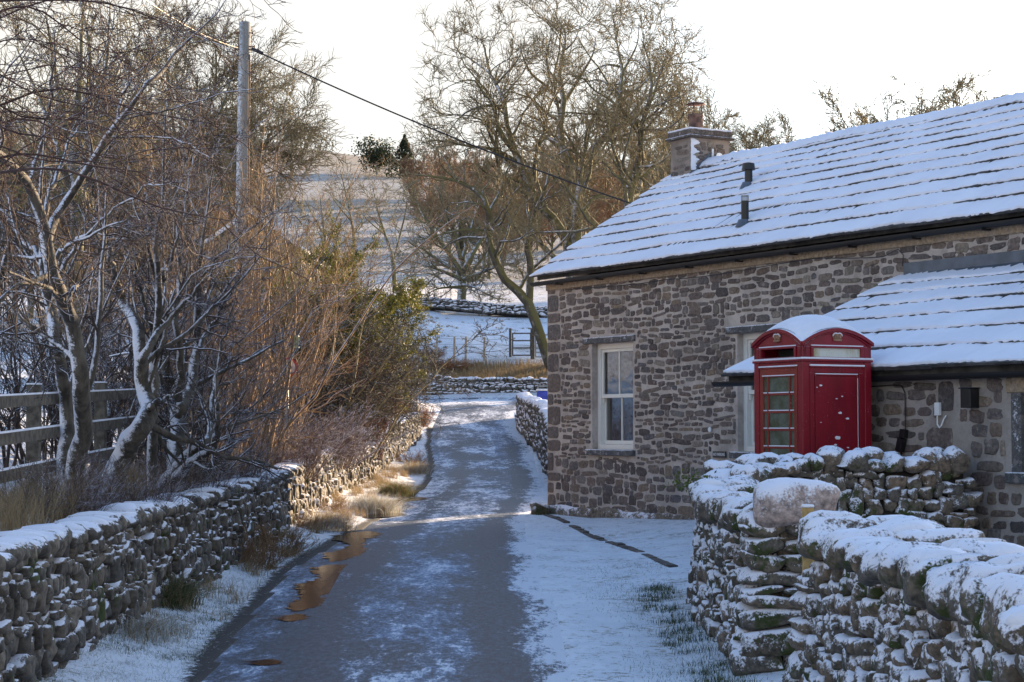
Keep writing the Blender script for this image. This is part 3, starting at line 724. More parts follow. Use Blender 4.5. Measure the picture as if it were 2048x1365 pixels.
# stone slate roofs with snow
def slate_roof(name, parent, t0, t1, w0, z0, w1, z1, courses, seed, slope_edge=None):
    """courses run along t; from (w0,z0) eaves to (w1,z1) ridge"""
    rng = np.random.RandomState(seed); L = math.hypot(w1-w0, z1-z0); ux, uz = (w1-w0)/L, (z1-z0)/L; nx_, nz_ = -uz, ux
    # course lengths shrink towards the ridge
    ln = np.linspace(1.35, .75, courses); ln = ln/ln.sum()*L; s = 0
    SV, SQ, NV, NQ = [], [], [], []
    def pt(t, s_, h): return (t, w0+ux*s_+nx_*h, z0+uz*s_+nz_*h)
    for ci, cl in enumerate(ln):
        t = t0; thk = .03; lift = .036
        while t < t1:
            w = rng.uniform(.28, .75)*(1-.3*ci/courses); te = min(t+w, t1); dj = rng.uniform(-.018, .018); th = thk*rng.uniform(.7, 1.25)
            a, b = s+dj*.45-.046, s+cl+.06
            h0 = lift*rng.uniform(.8, 1.15); g = .006
            P = [pt(t+g, a, h0-th), pt(te-g, a, h0-th), pt(te-g, b, -.01), pt(t+g, b, -.01), pt(t+g, a, h0), pt(te-g, a, h0), pt(te-g, b, .012), pt(t+g, b, .012)]
            i = len(SV); SV += P; SQ += [[i+3,i+2,i+1,i], [i+4,i+5,i+6,i+7], [i,i+1,i+5,i+4], [i+1,i+2,i+6,i+5], [i+2,i+3,i+7,i+6], [i+3,i,i+4,i+7]]
            t = te
        # snow blanket on the course
        n = int((t1-t0)/.045); tt = np.linspace(t0+.0, t1-.0, n+1)
        e = s-.028+.016*np.sin(tt*1.7+ci*2)+.010*np.sin(tt*5.3+ci)+.009*rng.randn(n+1)
        bare = np.clip(np.sin(tt*.83+ci*2.4+seed)+np.sin(tt*2.1+ci*1.1)-1.35, 0, 1)*.05; e = e+bare
        tk = .020+.006*np.sin(tt*2.3+ci)+.005*rng.randn(n+1)
        rows = [(e, .036*.9, 0), (e+.004, .038+tk*.75, 1), (e+.05, .033+tk, 1), ((e*0+s+cl*.5), .022+tk, 1), (e*0+s+cl+.03, .006+tk*.8, 1)]
        base = len(NV)
        for (se, hh, _) in rows:
            hh = hh+0*tt
            for j in range(n+1): NV.append(pt(tt[j], se[j], hh[j]))
        for r_ in range(len(rows)-1):
            for j in range(n): q = base+r_*(n+1)+j; NQ.append([q, q+1, q+n+2, q+n+1])
        s += cl
    r = obj(name, mesh_np(name, SV, SQ, mats=[M['slate']], smooth=False), parent)
    obj('roof_snow', mesh_np('roof_snow', NV, NQ, mats=[M['roofsnow']]), r)
    return r
# roof substrate
def sub(m):
    m.prism([(-.10, 4.08), (2.83, 6.02), (5.95, 4.02), (5.95, 4.10), (2.83, 6.12), (-.10, 4.14)], lambda u, v, d: (d, u, v), -.16, T1+.1)
rf = mb_prim('roof_deck', M['slate'], house, sub)
slate_roof('roof', house, -.2, T1+.1, -.17, 4.14, 2.82, 6.13, 11, 3)
# ridge stones with snow
rd = MB(); t = -.15; rr_ = random.Random(5)
rdg = []
while t < T1:
    l = rr_.uniform(.45, .7); h = 6.19+rr_.uniform(-.012, .012)
    rd.prism([(2.58, h-.17), (2.62, h-.15), (2.83, h-.01), (3.04, h-.15), (3.08, h-.17), (2.83, h-.05)], lambda u, v, d: (d, u, v), t, t+l-.01); t += l
ro = rd.build('ridge', M['slate'], house)
tt = np.arange(-.15, T1, .06); V = []; rn = np.random.RandomState(2)
for x in tt:
    h = 6.2+.008*rn.randn()+.01*math.sin(x*1.7)
    for w_, z_ in ((2.60, -.155), (2.66, -.085), (2.78, -.005), (2.86, .005), (3.0, -.09)): V.append((x, w_, h+z_+.004*rn.randn()))
V = np.array(V); nT = len(tt); Q = [[i*5+k, i*5+k+1, i*5+6+k, i*5+5+k] for i in range(nT-1) for k in range(4)]
obj('ridge_snow', mesh_np('ridge_snow', V, Q, mats=[M['roofsnow']]), ro)
# gutter, brackets
def gutter(t0, t1, y, z, parent, r=.062):
    m = MB(); n = 10; V = []
    for t in (t0, t1):
        for k in range(n+1):
            a = math.pi+math.pi*k/n; V.append((t, y+r*math.cos(a), z+r*math.sin(a)))
        for k in range(n, -1, -1):
            a = math.pi+math.pi*k/n; V.append((t, y+(r-.006)*math.cos(a), z+(r-.006)*math.sin(a)))
    N = 2*(n+1); Fc = [(i, (i+1) % N, N+(i+1) % N, N+i) for i in range(N)]+[tuple(range(N))[::-1], tuple(range(N, 2*N))]
    m.add(V, Fc); return m.build('gutter', M['gutter'], parent)
gu = gutter(-.27, T1, -.115, 4.045, house)
for t in np.arange(.5, T1, 1.2): bk = MB(); bk.box((t, -.186, 3.965), (t+.05, 0, 3.98)); bk.build('gutter_bracket', M['gutter'], gu)
fs = MB(); fs.box((0, -.035, 3.90), (T1, -.003, 4.02)); fs.build('eaves_course', M['sandstone'], house, bevel=.01)
# chimney on the gable
ch = MB(); ch.box((.02, 2.43, 4.6), (.60, 3.23, 6.53))
def chst(t0, t1, z0, z1, fn, seed): return rubble('c', t0, t1, lambda t: z0, lambda t: z1, [], 0, seed, None, None, (.11, .26), (.07, .105), fn=fn, gap=.024)
cf = chst(.03, .59, 5.6, 6.53, lambda t, z, d: np.stack([t, 2.43-d, z], -1), 31)
cs = chst(2.44, 3.22, 5.6, 6.53, lambda t, z, d: np.stack([.60+d, t, z], -1), 32)
cs = (cs[0], cs[1][:, ::-1], cs[2][:, ::-1])
chim = combine('chimney', house, ch, [(*cf, 1), (*cs, 1)], [mortar_mat('chimney_mortar', (.20, .16, .13), (.32, .265, .225)), M['stone']])
m = MB(); m.box((-.05, 2.36, 6.53), (.67, 3.30, 6.575)); m.box((-.02, 2.39, 6.575), (.64, 3.27, 6.68)); m.build('chimney_cap', masonry_mat('cap_stone', [(.07, .055, .045), (.10, .08, .065)], .12), chim, bevel=.01)
m = MB(); m.box((-.02, 2.39, 6.68), (.64, 3.27, 6.70)); m.build('cap_snow', M['snow'], chim, bevel=.012)
m = MB(); m.lathe([(.125, 0), (.12, .24), (.135, .245), (.135, .275), (.105, .275), (.105, .2)], (.32, 2.74, 6.70), 24); m.build('chimney_pot', simple('buff_clay', (.15, .09, .07), .7, 0, .5, 9), chim, smooth=True)
m = MB()
for k in range(5): a = k*1.256+.4; m.tube([(.32+.13*math.cos(a), 2.74+.13*math.sin(a), 6.9), (.32+.12*math.cos(a), 2.74+.12*math.sin(a), 7.15)], .006, 5)
m.lathe([(.165, 0), (.15, .02), (.04, .045), (.005, .05)], (.32, 2.74, 7.145), 24); m.build('cowl', M['rust'], chim, smooth=True)
m = MB(); m.box((.0, 2.40, 5.68), (.62, 2.428, 5.90)); m.prism([(2.40, 5.76), (2.83, 6.10), (2.83, 6.30), (2.40, 5.93)], lambda u, v, d: (d, u, v), .604, .618); m.build('lead_flashing', M['lead'], chim)
# windblown snow plastered down the near arris of the chimney
rn = np.random.RandomState(7); n = 34; V = []; wd = []
for i in range(n):
    z = 5.98+i*.0162; w = .07+.05*math.sin(i*.7)+.07*rn.rand(); V += [(.612+.012*rn.rand(), 2.425, z), (.622, 2.425+w*.5, z), (.610, 2.425+w+.03*rn.rand(), z)]
Q = [[i*3+k, i*3+k+1, i*3+4+k, i*3+3+k] for i in range(n-1) for k in (0, 1)]; obj('blown_snow', mesh_np('blown_snow', V, Q, mats=[M['snow']]), chim)
# little aerial on chimney
dsh = MB(); dsh.lathe([(.0, 0), (.05, .01), (.07, .03)], (0, 0, 0), 14); dsh.tube([(0, 0, 0), (0, 0, -.08)], .01, 6)
o = dsh.build('aerial_dish', M['whitep'], chim); o.location = (.68, 2.95, 6.22); o.rotation_euler = (0, R(80), 0)
m = MB(); m.box((.63, 2.84, 6.22), (.65, 2.87, 6.36)); m.build('aerial', M['whitep'], chim)
# roof vents
def vent(t, w, z, kind):
    m = MB()
    if kind == 0:
        m.lathe([(.06, -.12), (.06, .2)], (t, w, z), 18); o = m.build('flue', M['black'], house, smooth=False)
        c = MB(); c.lathe([(.085, .2), (.105, .19), (.09, .29), (.02, .31)], (t, w, z), 20); c.build('flue_cap', M['black'], o, smooth=False)
    else:
        m.lathe([(.055, -.12), (.055, .27)], (t, w, z), 18); o = m.build('flue', M['black'], house)
        c = MB()
        for k in range(12): a = k*math.pi/6; c.tube([(t+.05*math.cos(a), w+.05*math.sin(a), z+.26), (t+.052*math.cos(a), w+.052*math.sin(a), z+.34)], .005, 4)
        c.lathe([(.055, .335), (.055, .35)], (t, w, z), 18); c.build('terminal_cage', M['iron'], o)
    f = MB(); f.lathe([(.12, -.11), (.07, .0)], (t, w-.03, z), 14); f.build('flashing', M['lead'], o)
vent(3.25, 1.64, 5.42, 0); vent(4.73, .46, 4.64, 1)
# cable looping along the eaves
m = MB(); P = []
for i in range(60):
    t = .6+i*.13; P.append((t, -.05, 3.88+.03*math.sin(t*1.3)-.05*abs(math.sin(t*.9))))
P += [(8.55, -.05, 3.88), (8.62, -.03, 3.8), (8.60, -.03, 3.66)]
m.tube(P, .006, 5); m.build('eaves_cable', M['cable'], house)

# ------------------------------------------------------------------ lean-to annexe
AW = -2.54; A0, A1 = 8.64, 14.6; AWL = 8.98
annex = thing('cottage_annexe', 'low stone lean-to annexe with snowy roof behind the telephone box', 'annexe', C0, TH)
AWIN = [(12.99, 13.9, 1.24, 2.0)]
m = MB(); m.box((AWL, AW, -.2), (12.99, AW+.4, 2.2)); m.box((12.99, AW, -.2), (13.9, AW+.4, 1.24)); m.box((12.99, AW, 2.0), (13.9, AW+.4, 2.2)); m.box((13.9, AW, -.2), (A1, AW+.4, 2.2))
m.prism([(AW+.4, -.2), (-.003, -.2), (-.003, 3.42), (AW+.4, 2.36)], lambda u, v, d: (d, u, v), AWL, AWL+.3)
ABIG = [(11.98, 1.50, .19, .17), (12.08, 1.98, .11, .15), (12.06, 1.17, .12, .12), (12.07, .84, .11, .15), (11.95, .60, .2, .06)]
AH = [(12.93, 14.0, 1.1, 2.2), (12.20, 12.24, 0, 2.3)]+[(a-c-.01, a+c+.01, b-d-.01, b+d+.01) for a, b, c, d in ABIG]
an = rubble('a', AWL, 12.22, lambda t: .3+.02*(t-8), lambda t: 2.19, AH, AW, 51, None, None, (.12, .38), (.09, .19), gap=.03)
an2 = rubble('a', 12.24, A1, lambda t: .3+.02*(t-8), lambda t: 2.19, AH, AW, 52, None, None, (.13, .26), (.11, .18), gap=.03)
abg = slabs(ABIG, AW)
aw = combine('wall', annex, m, [(*an, 1), (*an2, 1), (*abg, 1)], [mortar_mat('annexe_mortar', (.27, .235, .205), (.41, .36, .32)), M['stone']])
m = MB(); m.box((12.93, AW-.02, 2.003), (14.2, AW+.1, 2.15)); m.build('lintel', M['sandstone'], annex, bevel=.01)
m = MB(); m.box((12.93, AW-.05, 1.13), (14.0, AW+.1, 1.237)); m.build('sill', M['lintel'], annex, bevel=.01)
m = MB(); m.box((12.99, AW-.01, 1.24), (13.12, AW+.22, 2.0)); m.build('jamb', M['lintel'], annex)
m = MB(); m.box((13.12, AW+.1, 1.24), (13.2, AW+.2, 2.0)); m.box((13.2, AW+.1, 1.24), (13.9, AW+.2, 1.32)); m.box((13.2, AW+.1, 1.9), (13.9, AW+.2, 2.0)); wf = m.build('window', simple('brown_paint', (.16, .09, .05), .5), annex, bevel=.005)
m = MB(); m.box((13.2, AW+.15, 1.32), (13.9, AW+.155, 1.9)); m.build('pane', M['glass'], wf); m = MB(); m.box((13.0, AW+.41, 1.1), (14.0, AW+.45, 2.1)); m.build('room_lining', M['dark'], wf)  # near-black panel stands for the unlit room
m = MB(); m.prism([(AW-.1, 2.2), (-.003, 3.42), (-.003, 3.50), (AW-.1, 2.28)], lambda u, v, d: (d, u, v), A0-.1, A1); m.build('roof_deck', M['slate'], annex)
slate_roof('roof', annex, A0-.14, A1, AW-.14, 2.28, -.03, 3.53, 7, 9)
gutter(A0-.35, A1, AW-.11, 2.205, annex, .058)
m = MB(); m.prism([(-.028, 3.50), (-.018, 3.50), (-.018, 3.70), (-.028, 3.70)], lambda u, v, d: (d, u, v), A0-.02, A1); m.prism([(-.2, 3.47), (-.018, 3.56), (-.018, 3.57), (-.2, 3.48)], lambda u, v, d: (d, u, v), A0, A1); m.build('lead_flashing', M['lead'], annex)
# fittings on the annexe wall
def fit(name, label, cat, build, mat, bevel=0):
    m = MB(); build(m); o = m.build(name, mat, bevel=bevel); o.location = C0; o.rotation_euler = (0, 0, TH); return tag(o, label, cat)
fl = fit('wall_light', 'black box shaped lamp mounted high on the annexe wall', 'lamp', lambda m: (m.box((12.42, AW-.13, 1.86), (12.56, AW-.01, 2.05)), m.box((12.40, AW-.14, 2.05), (12.58, AW-.01, 2.062))), M['black'], .006)
fit('junction_box', 'small white box with a looped cable on the annexe wall', 'box', lambda m: (m.box((11.95, AW-.045, 1.79), (12.02, AW-.01, 1.92)), m.tube([(11.98, AW-.03, 1.79), (11.985, AW-.035, 1.70), (12.02, AW-.04, 1.665), (12.05, AW-.04, 1.69), (12.07, AW-.03, 1.75), (12.10, AW-.02, 1.79)], .008, 6)), M['whitep'], .004)
fit('outdoor_socket', 'black cable splitter hanging on the annexe wall beside the telephone box', 'socket', lambda m: (m.box((11.45, AW-.07, 1.56), (11.52, AW-.012, 1.65), rot=Matrix.Rotation(.15, 3, 'Y')), m.box((11.41, AW-.08, 1.42), (11.49, AW-.015, 1.56), rot=Matrix.Rotation(.3, 3, 'Y')),
    m.tube([(10.9, AW-.02, 2.10), (11.3, AW-.02, 2.11), (11.44, AW-.02, 2.10), (11.49, AW-.02, 2.02), (11.49, AW-.02, 1.65)], .007, 6), m.tube([(11.45, AW-.04, 1.42), (11.41, AW-.04, 1.30), (11.41, AW-.05, 1.15)], .010, 6), m.tube([(11.45, AW-.04, 1.42), (11.36, AW-.05, 1.30), (11.34, AW-.05, 1.2)], .006, 6)), M['black'], .004)

# ------------------------------------------------------------------ telephone box
KC = np.array([.1529*19.4, 19.4]); kth = R(26.9); Wk = .874; hw = Wk/2
e1 = np.array([-math.sin(kth), math.cos(kth)]); e2 = np.array([math.cos(kth), math.sin(kth)])
kc = KC+e1*hw+e2*hw; KZ = .30
box = thing('telephone_box', 'red cast iron telephone box with snow on its domed roof', 'telephone box', (kc[0], kc[1], KZ), kth-R(90))
# local x = e1 reversed?  local axes: x' = (cos a, sin a), a = kth-90deg -> x' = (sin k, -cos k) = -e1 ; y' = (cos k, sin k) = e2
# left visible face (glazed door) is the -y' side;  right visible face (blank back panel) is the +x' side
b = hw
def kbox(m, face, u0, u1, z0, z1, d0, d1, mi=0):
    """face-relative box: u along the face, d outward from plane at hw"""
    if face == 'door': m.box((u0, -(b+d1), z0), (u1, -(b+d0), z1), mi)
    if face == 'back': m.box((b+d0, u0, z0), (b+d1, u1, z1), mi)
    if face == 'l2': m.box((u0, b+d0, z0), (u1, b+d1, z1), mi)
    if face == 'l3': m.box((-(b+d1), u0, z0), (-(b+d0), u1, z1), mi)
m = MB()
for sx in (-1, 1):
    for sy in (-1, 1):
        x0, x1 = sorted((sx*b, sx*(b-.085))); y0, y1 = sorted((sy*b, sy*(b-.085))); m.box((x0, y0, 0), (x1, y1, 2.2))
        # fluted reveal beside the corner post
        x0, x1 = sorted((sx*(b-.012), sx*(b-.105))); y0, y1 = sorted((sy*(b-.012), sy*(b-.105))); m.box((x0, y0, 0), (x1, y1, 2.06))
m.box((-b-.02, -b-.02, -.1), (b+.02, b+.02, .12)); m.box((-b-.008, -b-.008, .12), (b+.008, b+.008, .17))
# transom and top band
m.box((-b+.01, -b+.01, 2.0), (b-.01, b-.01, 2.045)); m.box((-b-.014, -b-.014, 2.045), (b+.014, b+.014, 2.07))
body = m.build('frame', M['red'], box, bevel=.006)
# pediments: arched plates
RISE = .145; ZS = 2.245
def arch(u): return RISE*(1-(u/b)**2)
for face in ('door', 'back', 'l2', 'l3'):
    m = MB(); n = 20; us_ = [(-b+.0)+i*2*b/n for i in range(n+1)]
    if face in ('door', 'back'):
        s0, s1 = 2.095, 2.185; a_ = .30
        poly_top = [(-b, 2.2), (b, 2.2)]+[(u, ZS+arch(u)-.02) for u in reversed(us_)]
        fnm = {'door': lambda u, v, d: (u, -(b+d), v), 'back': lambda u, v, d: (b+d, u, v)}[face]
        m.prism(poly_top, fnm, -.05, -.004)
        kbox(m, face, -b, -a_, 2.07, 2.2, -.05, -.004); kbox(m, face, a_, b, 2.07, 2.2, -.05, -.004); kbox(m, face, -a_, a_, 2.07, s0, -.05, -.004); kbox(m, face, -a_, a_, s1, 2.2, -.05, -.004)
        for (p0, p1, q0, q1) in ((-a_-.03, a_+.03, s1, s1+.022), (-a_-.03, a_+.03, s0-.018, s0), (-a_-.03, -a_, s0, s1), (a_, a_+.03, s0, s1)): kbox(m, face, p0, p1, q0, q1, -.004, .012)
    else:
        fnm = {'l2': lambda u, v, d: (u, b+d, v), 'l3': lambda u, v, d: (-(b+d), u, v)}[face]
        m.prism([(-b, 2.07), (b, 2.07)]+[(u, ZS+arch(u)-.02) for u in reversed(us_)], fnm, -.05, -.004)
    # projecting arched moulding
    ring = [(u*1.03, ZS+arch(u)+.005) for u in us_]+[(u*1.03, ZS+arch(u)-.035) for u in reversed(us_)]
    m.prism(ring, fnm, -.03, .03); ring2 = [(u*.97, ZS+arch(u)-.035) for u in us_]+[(u*.97, ZS+arch(u)-.05) for u in reversed(us_)]
    m.prism(ring2, fnm, -.03, .014)
    pd = m.build('pediment', M['red'], body, bevel=.004)
    if face in ('door', 'back'):
        # crown in relief
        c = MB(); zc = 2.262 if face == 'back' else 2.262; s = .083
        outl = [(-.55, 0), (.55, 0), (.62, .18), (.55, .22), (.72, .55), (.70, .78), (.5, .98), (.25, 1.0), (.06, .92), (.06, 1.08), (.12, 1.14), (.06, 1.2), (.04, 1.3), (-.04, 1.3), (-.06, 1.2), (-.12, 1.14), (-.06, 1.08), (-.06, .92), (-.25, 1.0), (-.5, .98), (-.70, .78), (-.72, .55), (-.55, .22), (-.62, .18)]
        c.prism([(u*s, zc+v*s) for u, v in outl], fnm, -.006, .008)
        for k in (-1, 0, 1):
            c.prism([(k*.3*s-.011, zc+.25*s), (k*.3*s+.011, zc+.25*s), (k*.42*s+.010, zc+.85*s), (k*.42*s-.010, zc+.85*s)], fnm, .006, .018)
        c.prism([(-.58*s, zc-.02*s), (.58*s, zc-.02*s), (.6*s, zc+.2*s), (-.6*s, zc+.2*s)], fnm, .006, .02)
        c.build('crown_emblem', M['gold'], pd if False else body, bevel=.003)
        cs_ = MB(); cs_.prism([(u*s, zc+v*s) for u, v in [(-.72, .55), (-.70, .80), (-.5, 1.0), (-.25, 1.03), (0, .95), (.25, 1.03), (.5, 1.0), (.70, .80), (.72, .55), (.66, .62), (.5, .84), (.25, .88), (0, .8), (-.25, .88), (-.5, .84), (-.66, .62)]], fnm, .004, .016)
        cs_.build('emblem_snow', M['snow'], body)
# sign panels: dark empty slot over the door, opal glass over the back panel
m = MB(); kbox(m, 'back', -.30, .30, 2.095, 2.185, -.03, -.014); m.build('sign_panel', M['opal'], body)
m = MB(); kbox(m, 'door', -.30, .30, 2.095, 2.185, -.24, -.22); m.build('slot_back', M['dark'], body)  # dark sheet stands for the shade inside the slot
# door with glazing bars 8 rows x 3
m = MB(); z0, z1 = .42, 1.915; y = (-.30, .30)
kbox(m, 'door', -.335, -.275, .12, 1.985, -.035, -.006); kbox(m, 'door', .275, .335, .12, 1.985, -.035, -.006); kbox(m, 'door', -.275, .275, 1.9, 1.985, -.035, -.006); kbox(m, 'door', -.275, .275, .12, .42, -.035, -.006)
kbox(m, 'door', -.34, .34, 1.985, 1.998, -.02, .006)
rows = 8; rh = (1.9-.42)/rows
for k in range(1, rows): kbox(m, 'door', -.275, .275, .42+k*rh-.011, .42+k*rh+.011, -.034, -.009)
for u in (-.195, .195): kbox(m, 'door', u-.013, u+.013, .42, 1.9, -.033, -.007)
kbox(m, 'door', -.29, .29, 1.895, 1.905, -.01, .0)
door = m.build('door', M['red_old'], box, bevel=.003)
m = MB(); kbox(m, 'door', -.275, .275, .42, 1.9, -.026, -.021); m.build('door_glass', M['kglass'], door)
def sno(par, face, *a):
    m = MB(); kbox(m, face, *a); m.build('ledge_snow', M['snow'], par, bevel=.003)
for k in range(1, rows):
    for u0, u1 in ((-.273, -.21), (-.18, .18), (.21, .273)): sno(door, 'door', u0, u1, .42+k*rh+.011, .42+k*rh+.022, -.02, -.004)
sno(door, 'door', -.345, .345, 1.998, 2.012, -.018, .01); sno(door, 'door', -.29, .29, 1.905, 1.915, -.008, .002)
# blank back panel
m = MB(); kbox(m, 'back', -.335, .335, .12, 1.985, -.035, -.02)
for (p0, p1, q0, q1, d) in ((-.335, .335, 1.93, 1.985, 0), (-.335, -.285, .12, 1.93, 0), (.285, .335, .12, 1.93, 0), (-.285, .285, .12, .24, 0)): kbox(m, 'back', p0, p1, q0, q1, -.02, -.006)
kbox(m, 'back', -.34, .34, 1.985, 1.999, -.02, .008)
for (p0, p1, q0, q1) in ((-.27, .27, 1.90, 1.915), (-.27, -.255, .26, 1.9), (.255, .27, .26, 1.9)): kbox(m, 'back', p0, p1, q0, q1, -.02, -.008)
bp = m.build('back_panel', M['red'], box, bevel=.003)
sno(bp, 'back', -.345, .345, 1.999, 2.016, -.02, .012); sno(bp, 'back', -.27, .27, 1.915, 1.925, -.018, -.004); sno(bp, 'back', .262, .268, .9, 1.88, -.009, -.005)
rk = random.Random(9)
for (u, z, s) in ((-.20, 1.80, .019), (-.25, 1.78, .012), (.0, 1.665, .012), (.07, 1.69, .012), (.04, 1.52, .024), (.135, 1.46, .02), (.01, 1.26, .034), (-.02, 1.19, .018), (.14, 1.16, .014), (-.2, 1.42, .008)):
    n = 9; s *= .8; pts_ = [(u+s*(1+.4*rk.random())*math.cos(2*math.pi*k/n), z+s*.55*(1+.4*rk.random())*math.sin(2*math.pi*k/n)+s*.3*math.cos(2*math.pi*k/n)*rk.uniform(-1, 1)) for k in range(n)]
    m = MB(); m.prism(pts_, lambda u_, v_, d_: (b+d_, u_, v_), -.021, -.008); m.build('snow_fleck', M['snow'], bp, bevel=.003)
for face in ('l2', 'l3'):
    m = MB(); kbox(m, face, -.335, .335, .12, 1.985, -.035, -.015); m.build('side_panel', M['red'], box)
for a_ in (('door', -b-.015, b+.015, 2.07, 2.088, -.012, .016), ('back', -b-.0, b+.015, 2.071, 2.089, -.012, .0165), ('door', -.33, .33, 2.207, 2.217, -.004, .010), ('back', -.33, .33, 2.207, 2.217, -.004, .010)): sno(body, *a_)
# domed roof and its snow
n = 26; gx = np.linspace(-b+.01, b-.01, n); A_, B_ = np.meshgrid(gx, gx)
hh = ZS+RISE*(1-(A_/b)**2)+RISE*(1-(B_/b)**2)
rnd = np.random.RandomState(6)
def sheet(name, Zv, mat, par, base=None):
    idx = np.arange(n*n).reshape(n, n); Q = np.stack([idx[:-1, :-1], idx[:-1, 1:], idx[1:, 1:], idx[1:, :-1]], -1).reshape(-1, 4)
    return obj(name, mesh_np(name, np.stack([A_, B_, Zv], -1), Q, mats=[mat]), par)
dome = sheet('dome', hh-.02, M['red'], box)
ed = np.minimum(b-np.abs(A_), b-np.abs(B_)); sheet('dome_snow', hh+.004+.018*sst(0, .06, ed)+.002*rnd.randn(n, n), M['snow'], dome)

# ------------------------------------------------------------------ telegraph pole & cables
PB = at(478, 640, 31.5); PT_ = at(490, 45, 31.5); PB[2] = gzf(PB[0], 31.5)-.3
pole = thing('telegraph_pole', 'tall weathered wooden telegraph pole above the left wall', 'pole', (PB[0], PB[1], 0))
pt = PT_-np.array([PB[0], PB[1], 0]); pbz = PB[2]
m = MB(); m.tube([(0, 0, pbz), (pt[0]*.5, 0, (pbz+pt[2])/2), (pt[0], pt[1], pt[2])], [.135, .115, .095], 16); m.build('post', M['pole'], pole, smooth=True)
m = MB()
for dz, l in ((.19, .17), (.42, .2), (.47, .17)): m = MB(); m.tube([(pt[0]-l, -.05, pt[2]-dz), (pt[0]-l+.02, -.05, pt[2]-dz), (pt[0]-l+.021, -.05, pt[2]-dz), (pt[0]+l*.9-.021, -.05, pt[2]-dz), (pt[0]+l*.9-.02, -.05, pt[2]-dz), (pt[0]+l*.9, -.05, pt[2]-dz)], [.024, .024, .011, .011, .024, .024], 8); m.build('bolt', M['rust'], pole)
m = MB(); m.tube([(pt[0]+.1, -.04, pt[2]-.85), (pt[0]+.2, -.04, pt[2]-.84)], .01, 5); m.build('bracket', M['rust'], pole)
m = MB(); m.tube([(pt[0]*.3+.12, -.05, pbz+.6), (pt[0]+.09, -.05, pt[2]-.55)], .012, 6); m.build('conduit', M['rust'], pole)
def catenary(p, q, sag, n=24): return [tuple(p*(1-t)+q*t-np.array([0, 0, sag*4*t*(1-t)])) for t in np.linspace(0, 1, n)]
ca = at(503, 98, 31.4); cb = np.array([C0[0]+.497*2.9, C0[1]-.868*2.9, 4.06])+np.array([-.1, -.06, 0]); 
def roofmount(t, w, z): return np.array([C0[0]+.497*t+.868*w, C0[1]-.868*t+.497*w, z])
cb = roofmount(-.02, 1.98, 5.36)
m = MB(); m.tube(catenary(ca, cb, .12), .014, 6); m.tube([tuple(ca), tuple(ca*.985+cb*.015), tuple(ca*.97+cb*.03)], .03, 6); o = m.build('overhead_cable', M['cable'], smooth=True); tag(o, 'black overhead cable from the telegraph pole to the gable of the cottage', 'cable')
m = MB(); m.tube(catenary(at(480, 97, 31.4), at(250, -30, 21), .1), .006, 6); o = m.build('overhead_cable', M['brass'], smooth=True); tag(o, 'bright thin cable running from the pole up to the left', 'cable')

# ------------------------------------------------------------------ small things
# kerb stones from the cottage corner
ed = thing('stone_edging', 'thin line of flat stones set in the snow from the cottage corner', 'edging')
p0 = np.array([.55, 30.3]); p1 = np.array([1.72, 20.2]); n = 34; rr = random.Random(3); m = MB()
for i in range(n):
    q = p0*(1-(i+.5)/n)+p1*((i+.5)/n); q = q+np.array([.02*math.sin(i*.3), 0]); z = gzf(*q)
    if i in (7, 8, 19, 27): z -= .035
    m.box((q[0]-.045, q[1]-.14, z-.06), (q[0]+.05+rr.uniform(-.01, .01), q[1]+.145, z+.018+rr.uniform(-.012, .014)), rot=Matrix.Rotation(.115+rr.uniform(-.03, .03), 3, 'Z'))
m.build('stones', masonry_mat('edging_stone', [(.07, .06, .055), (.12, .1, .085)], 0), ed, bevel=.008)
# wooden post between the two garden walls
gp = thing('gate_post', 'pale new timber post in the gap between the two garden walls', 'post', (1.87, 12.05, 0))
m = MB(); m.box((-.035, -.035, 0), (.035, .035, 1.155)); m.build('post', M['newwood'], gp, bevel=.004)
m = MB(); m.box((.037, -.02, .86), (.09, .02, 1.02)); m.build('rail_end', M['newwood'], gp, bevel=.004)
m = MB(); m.box((-.037, -.037, 1.156), (.037, .037, 1.175)); m.build('snow_cap', M['snow'], gp, bevel=.008)
# post and rail fence, left
fe = thing('rail_fence', 'weathered post and rail fence behind the left trees', 'fence')
fy = [11.3, 14.0, 16.7, 19.5, 22.3, 25.2]; fx = [-4.1, -4.15, -4.2, -4.22, -4.22, -4.25]; fz = []
for x, y in zip(fx, fy):
    z = gzf(x, y); tz = 2.02-(16.7-y)*.03+.02; fz.append(tz); m = MB(); m.box((x-.055, y-.055, z-.3), (x+.055, y+.055, tz)); m.box((x-.057, y-.057, tz), (x+.057, y+.057, tz+.015), 1); m.build('post', [M['wood'], M['snow']], fe, bevel=.006)
for lv in (-.13, -.43, -.73):
    for i in range(len(fy)-1):
        a_ = Vector((fx[i]+.075, fy[i], fz[i]+lv)); c_ = Vector((fx[i+1]+.075, fy[i+1]-.01, fz[i+1]+lv)); d_ = c_-a_; m = MB(); h2 = .048
        V = [a_+Vector((-.018, 0, -h2)), a_+Vector((.018, 0, -h2)), a_+Vector((.018, 0, h2)), a_+Vector((-.018, 0, h2))]; V += [v+d_ for v in V]
        m.add([tuple(v) for v in V], [(3,2,1,0),(4,5,6,7),(0,1,5,4),(1,2,6,5),(2,3,7,6),(3,0,4,7)]); V2 = [a_+Vector((-.017, 0, h2+.001)), a_+Vector((.017, 0, h2+.001)), a_+Vector((.012, 0, h2+.016)), a_+Vector((-.012, 0, h2+.016))]; V2 += [v+d_ for v in V2]
        m.add([tuple(v) for v in V2], [(3,2,1,0),(4,5,6,7),(0,1,5,4),(1,2,6,5),(2,3,7,6),(3,0,4,7)], 1); m.build('rail', [M['wood'], M['snow']], fe)
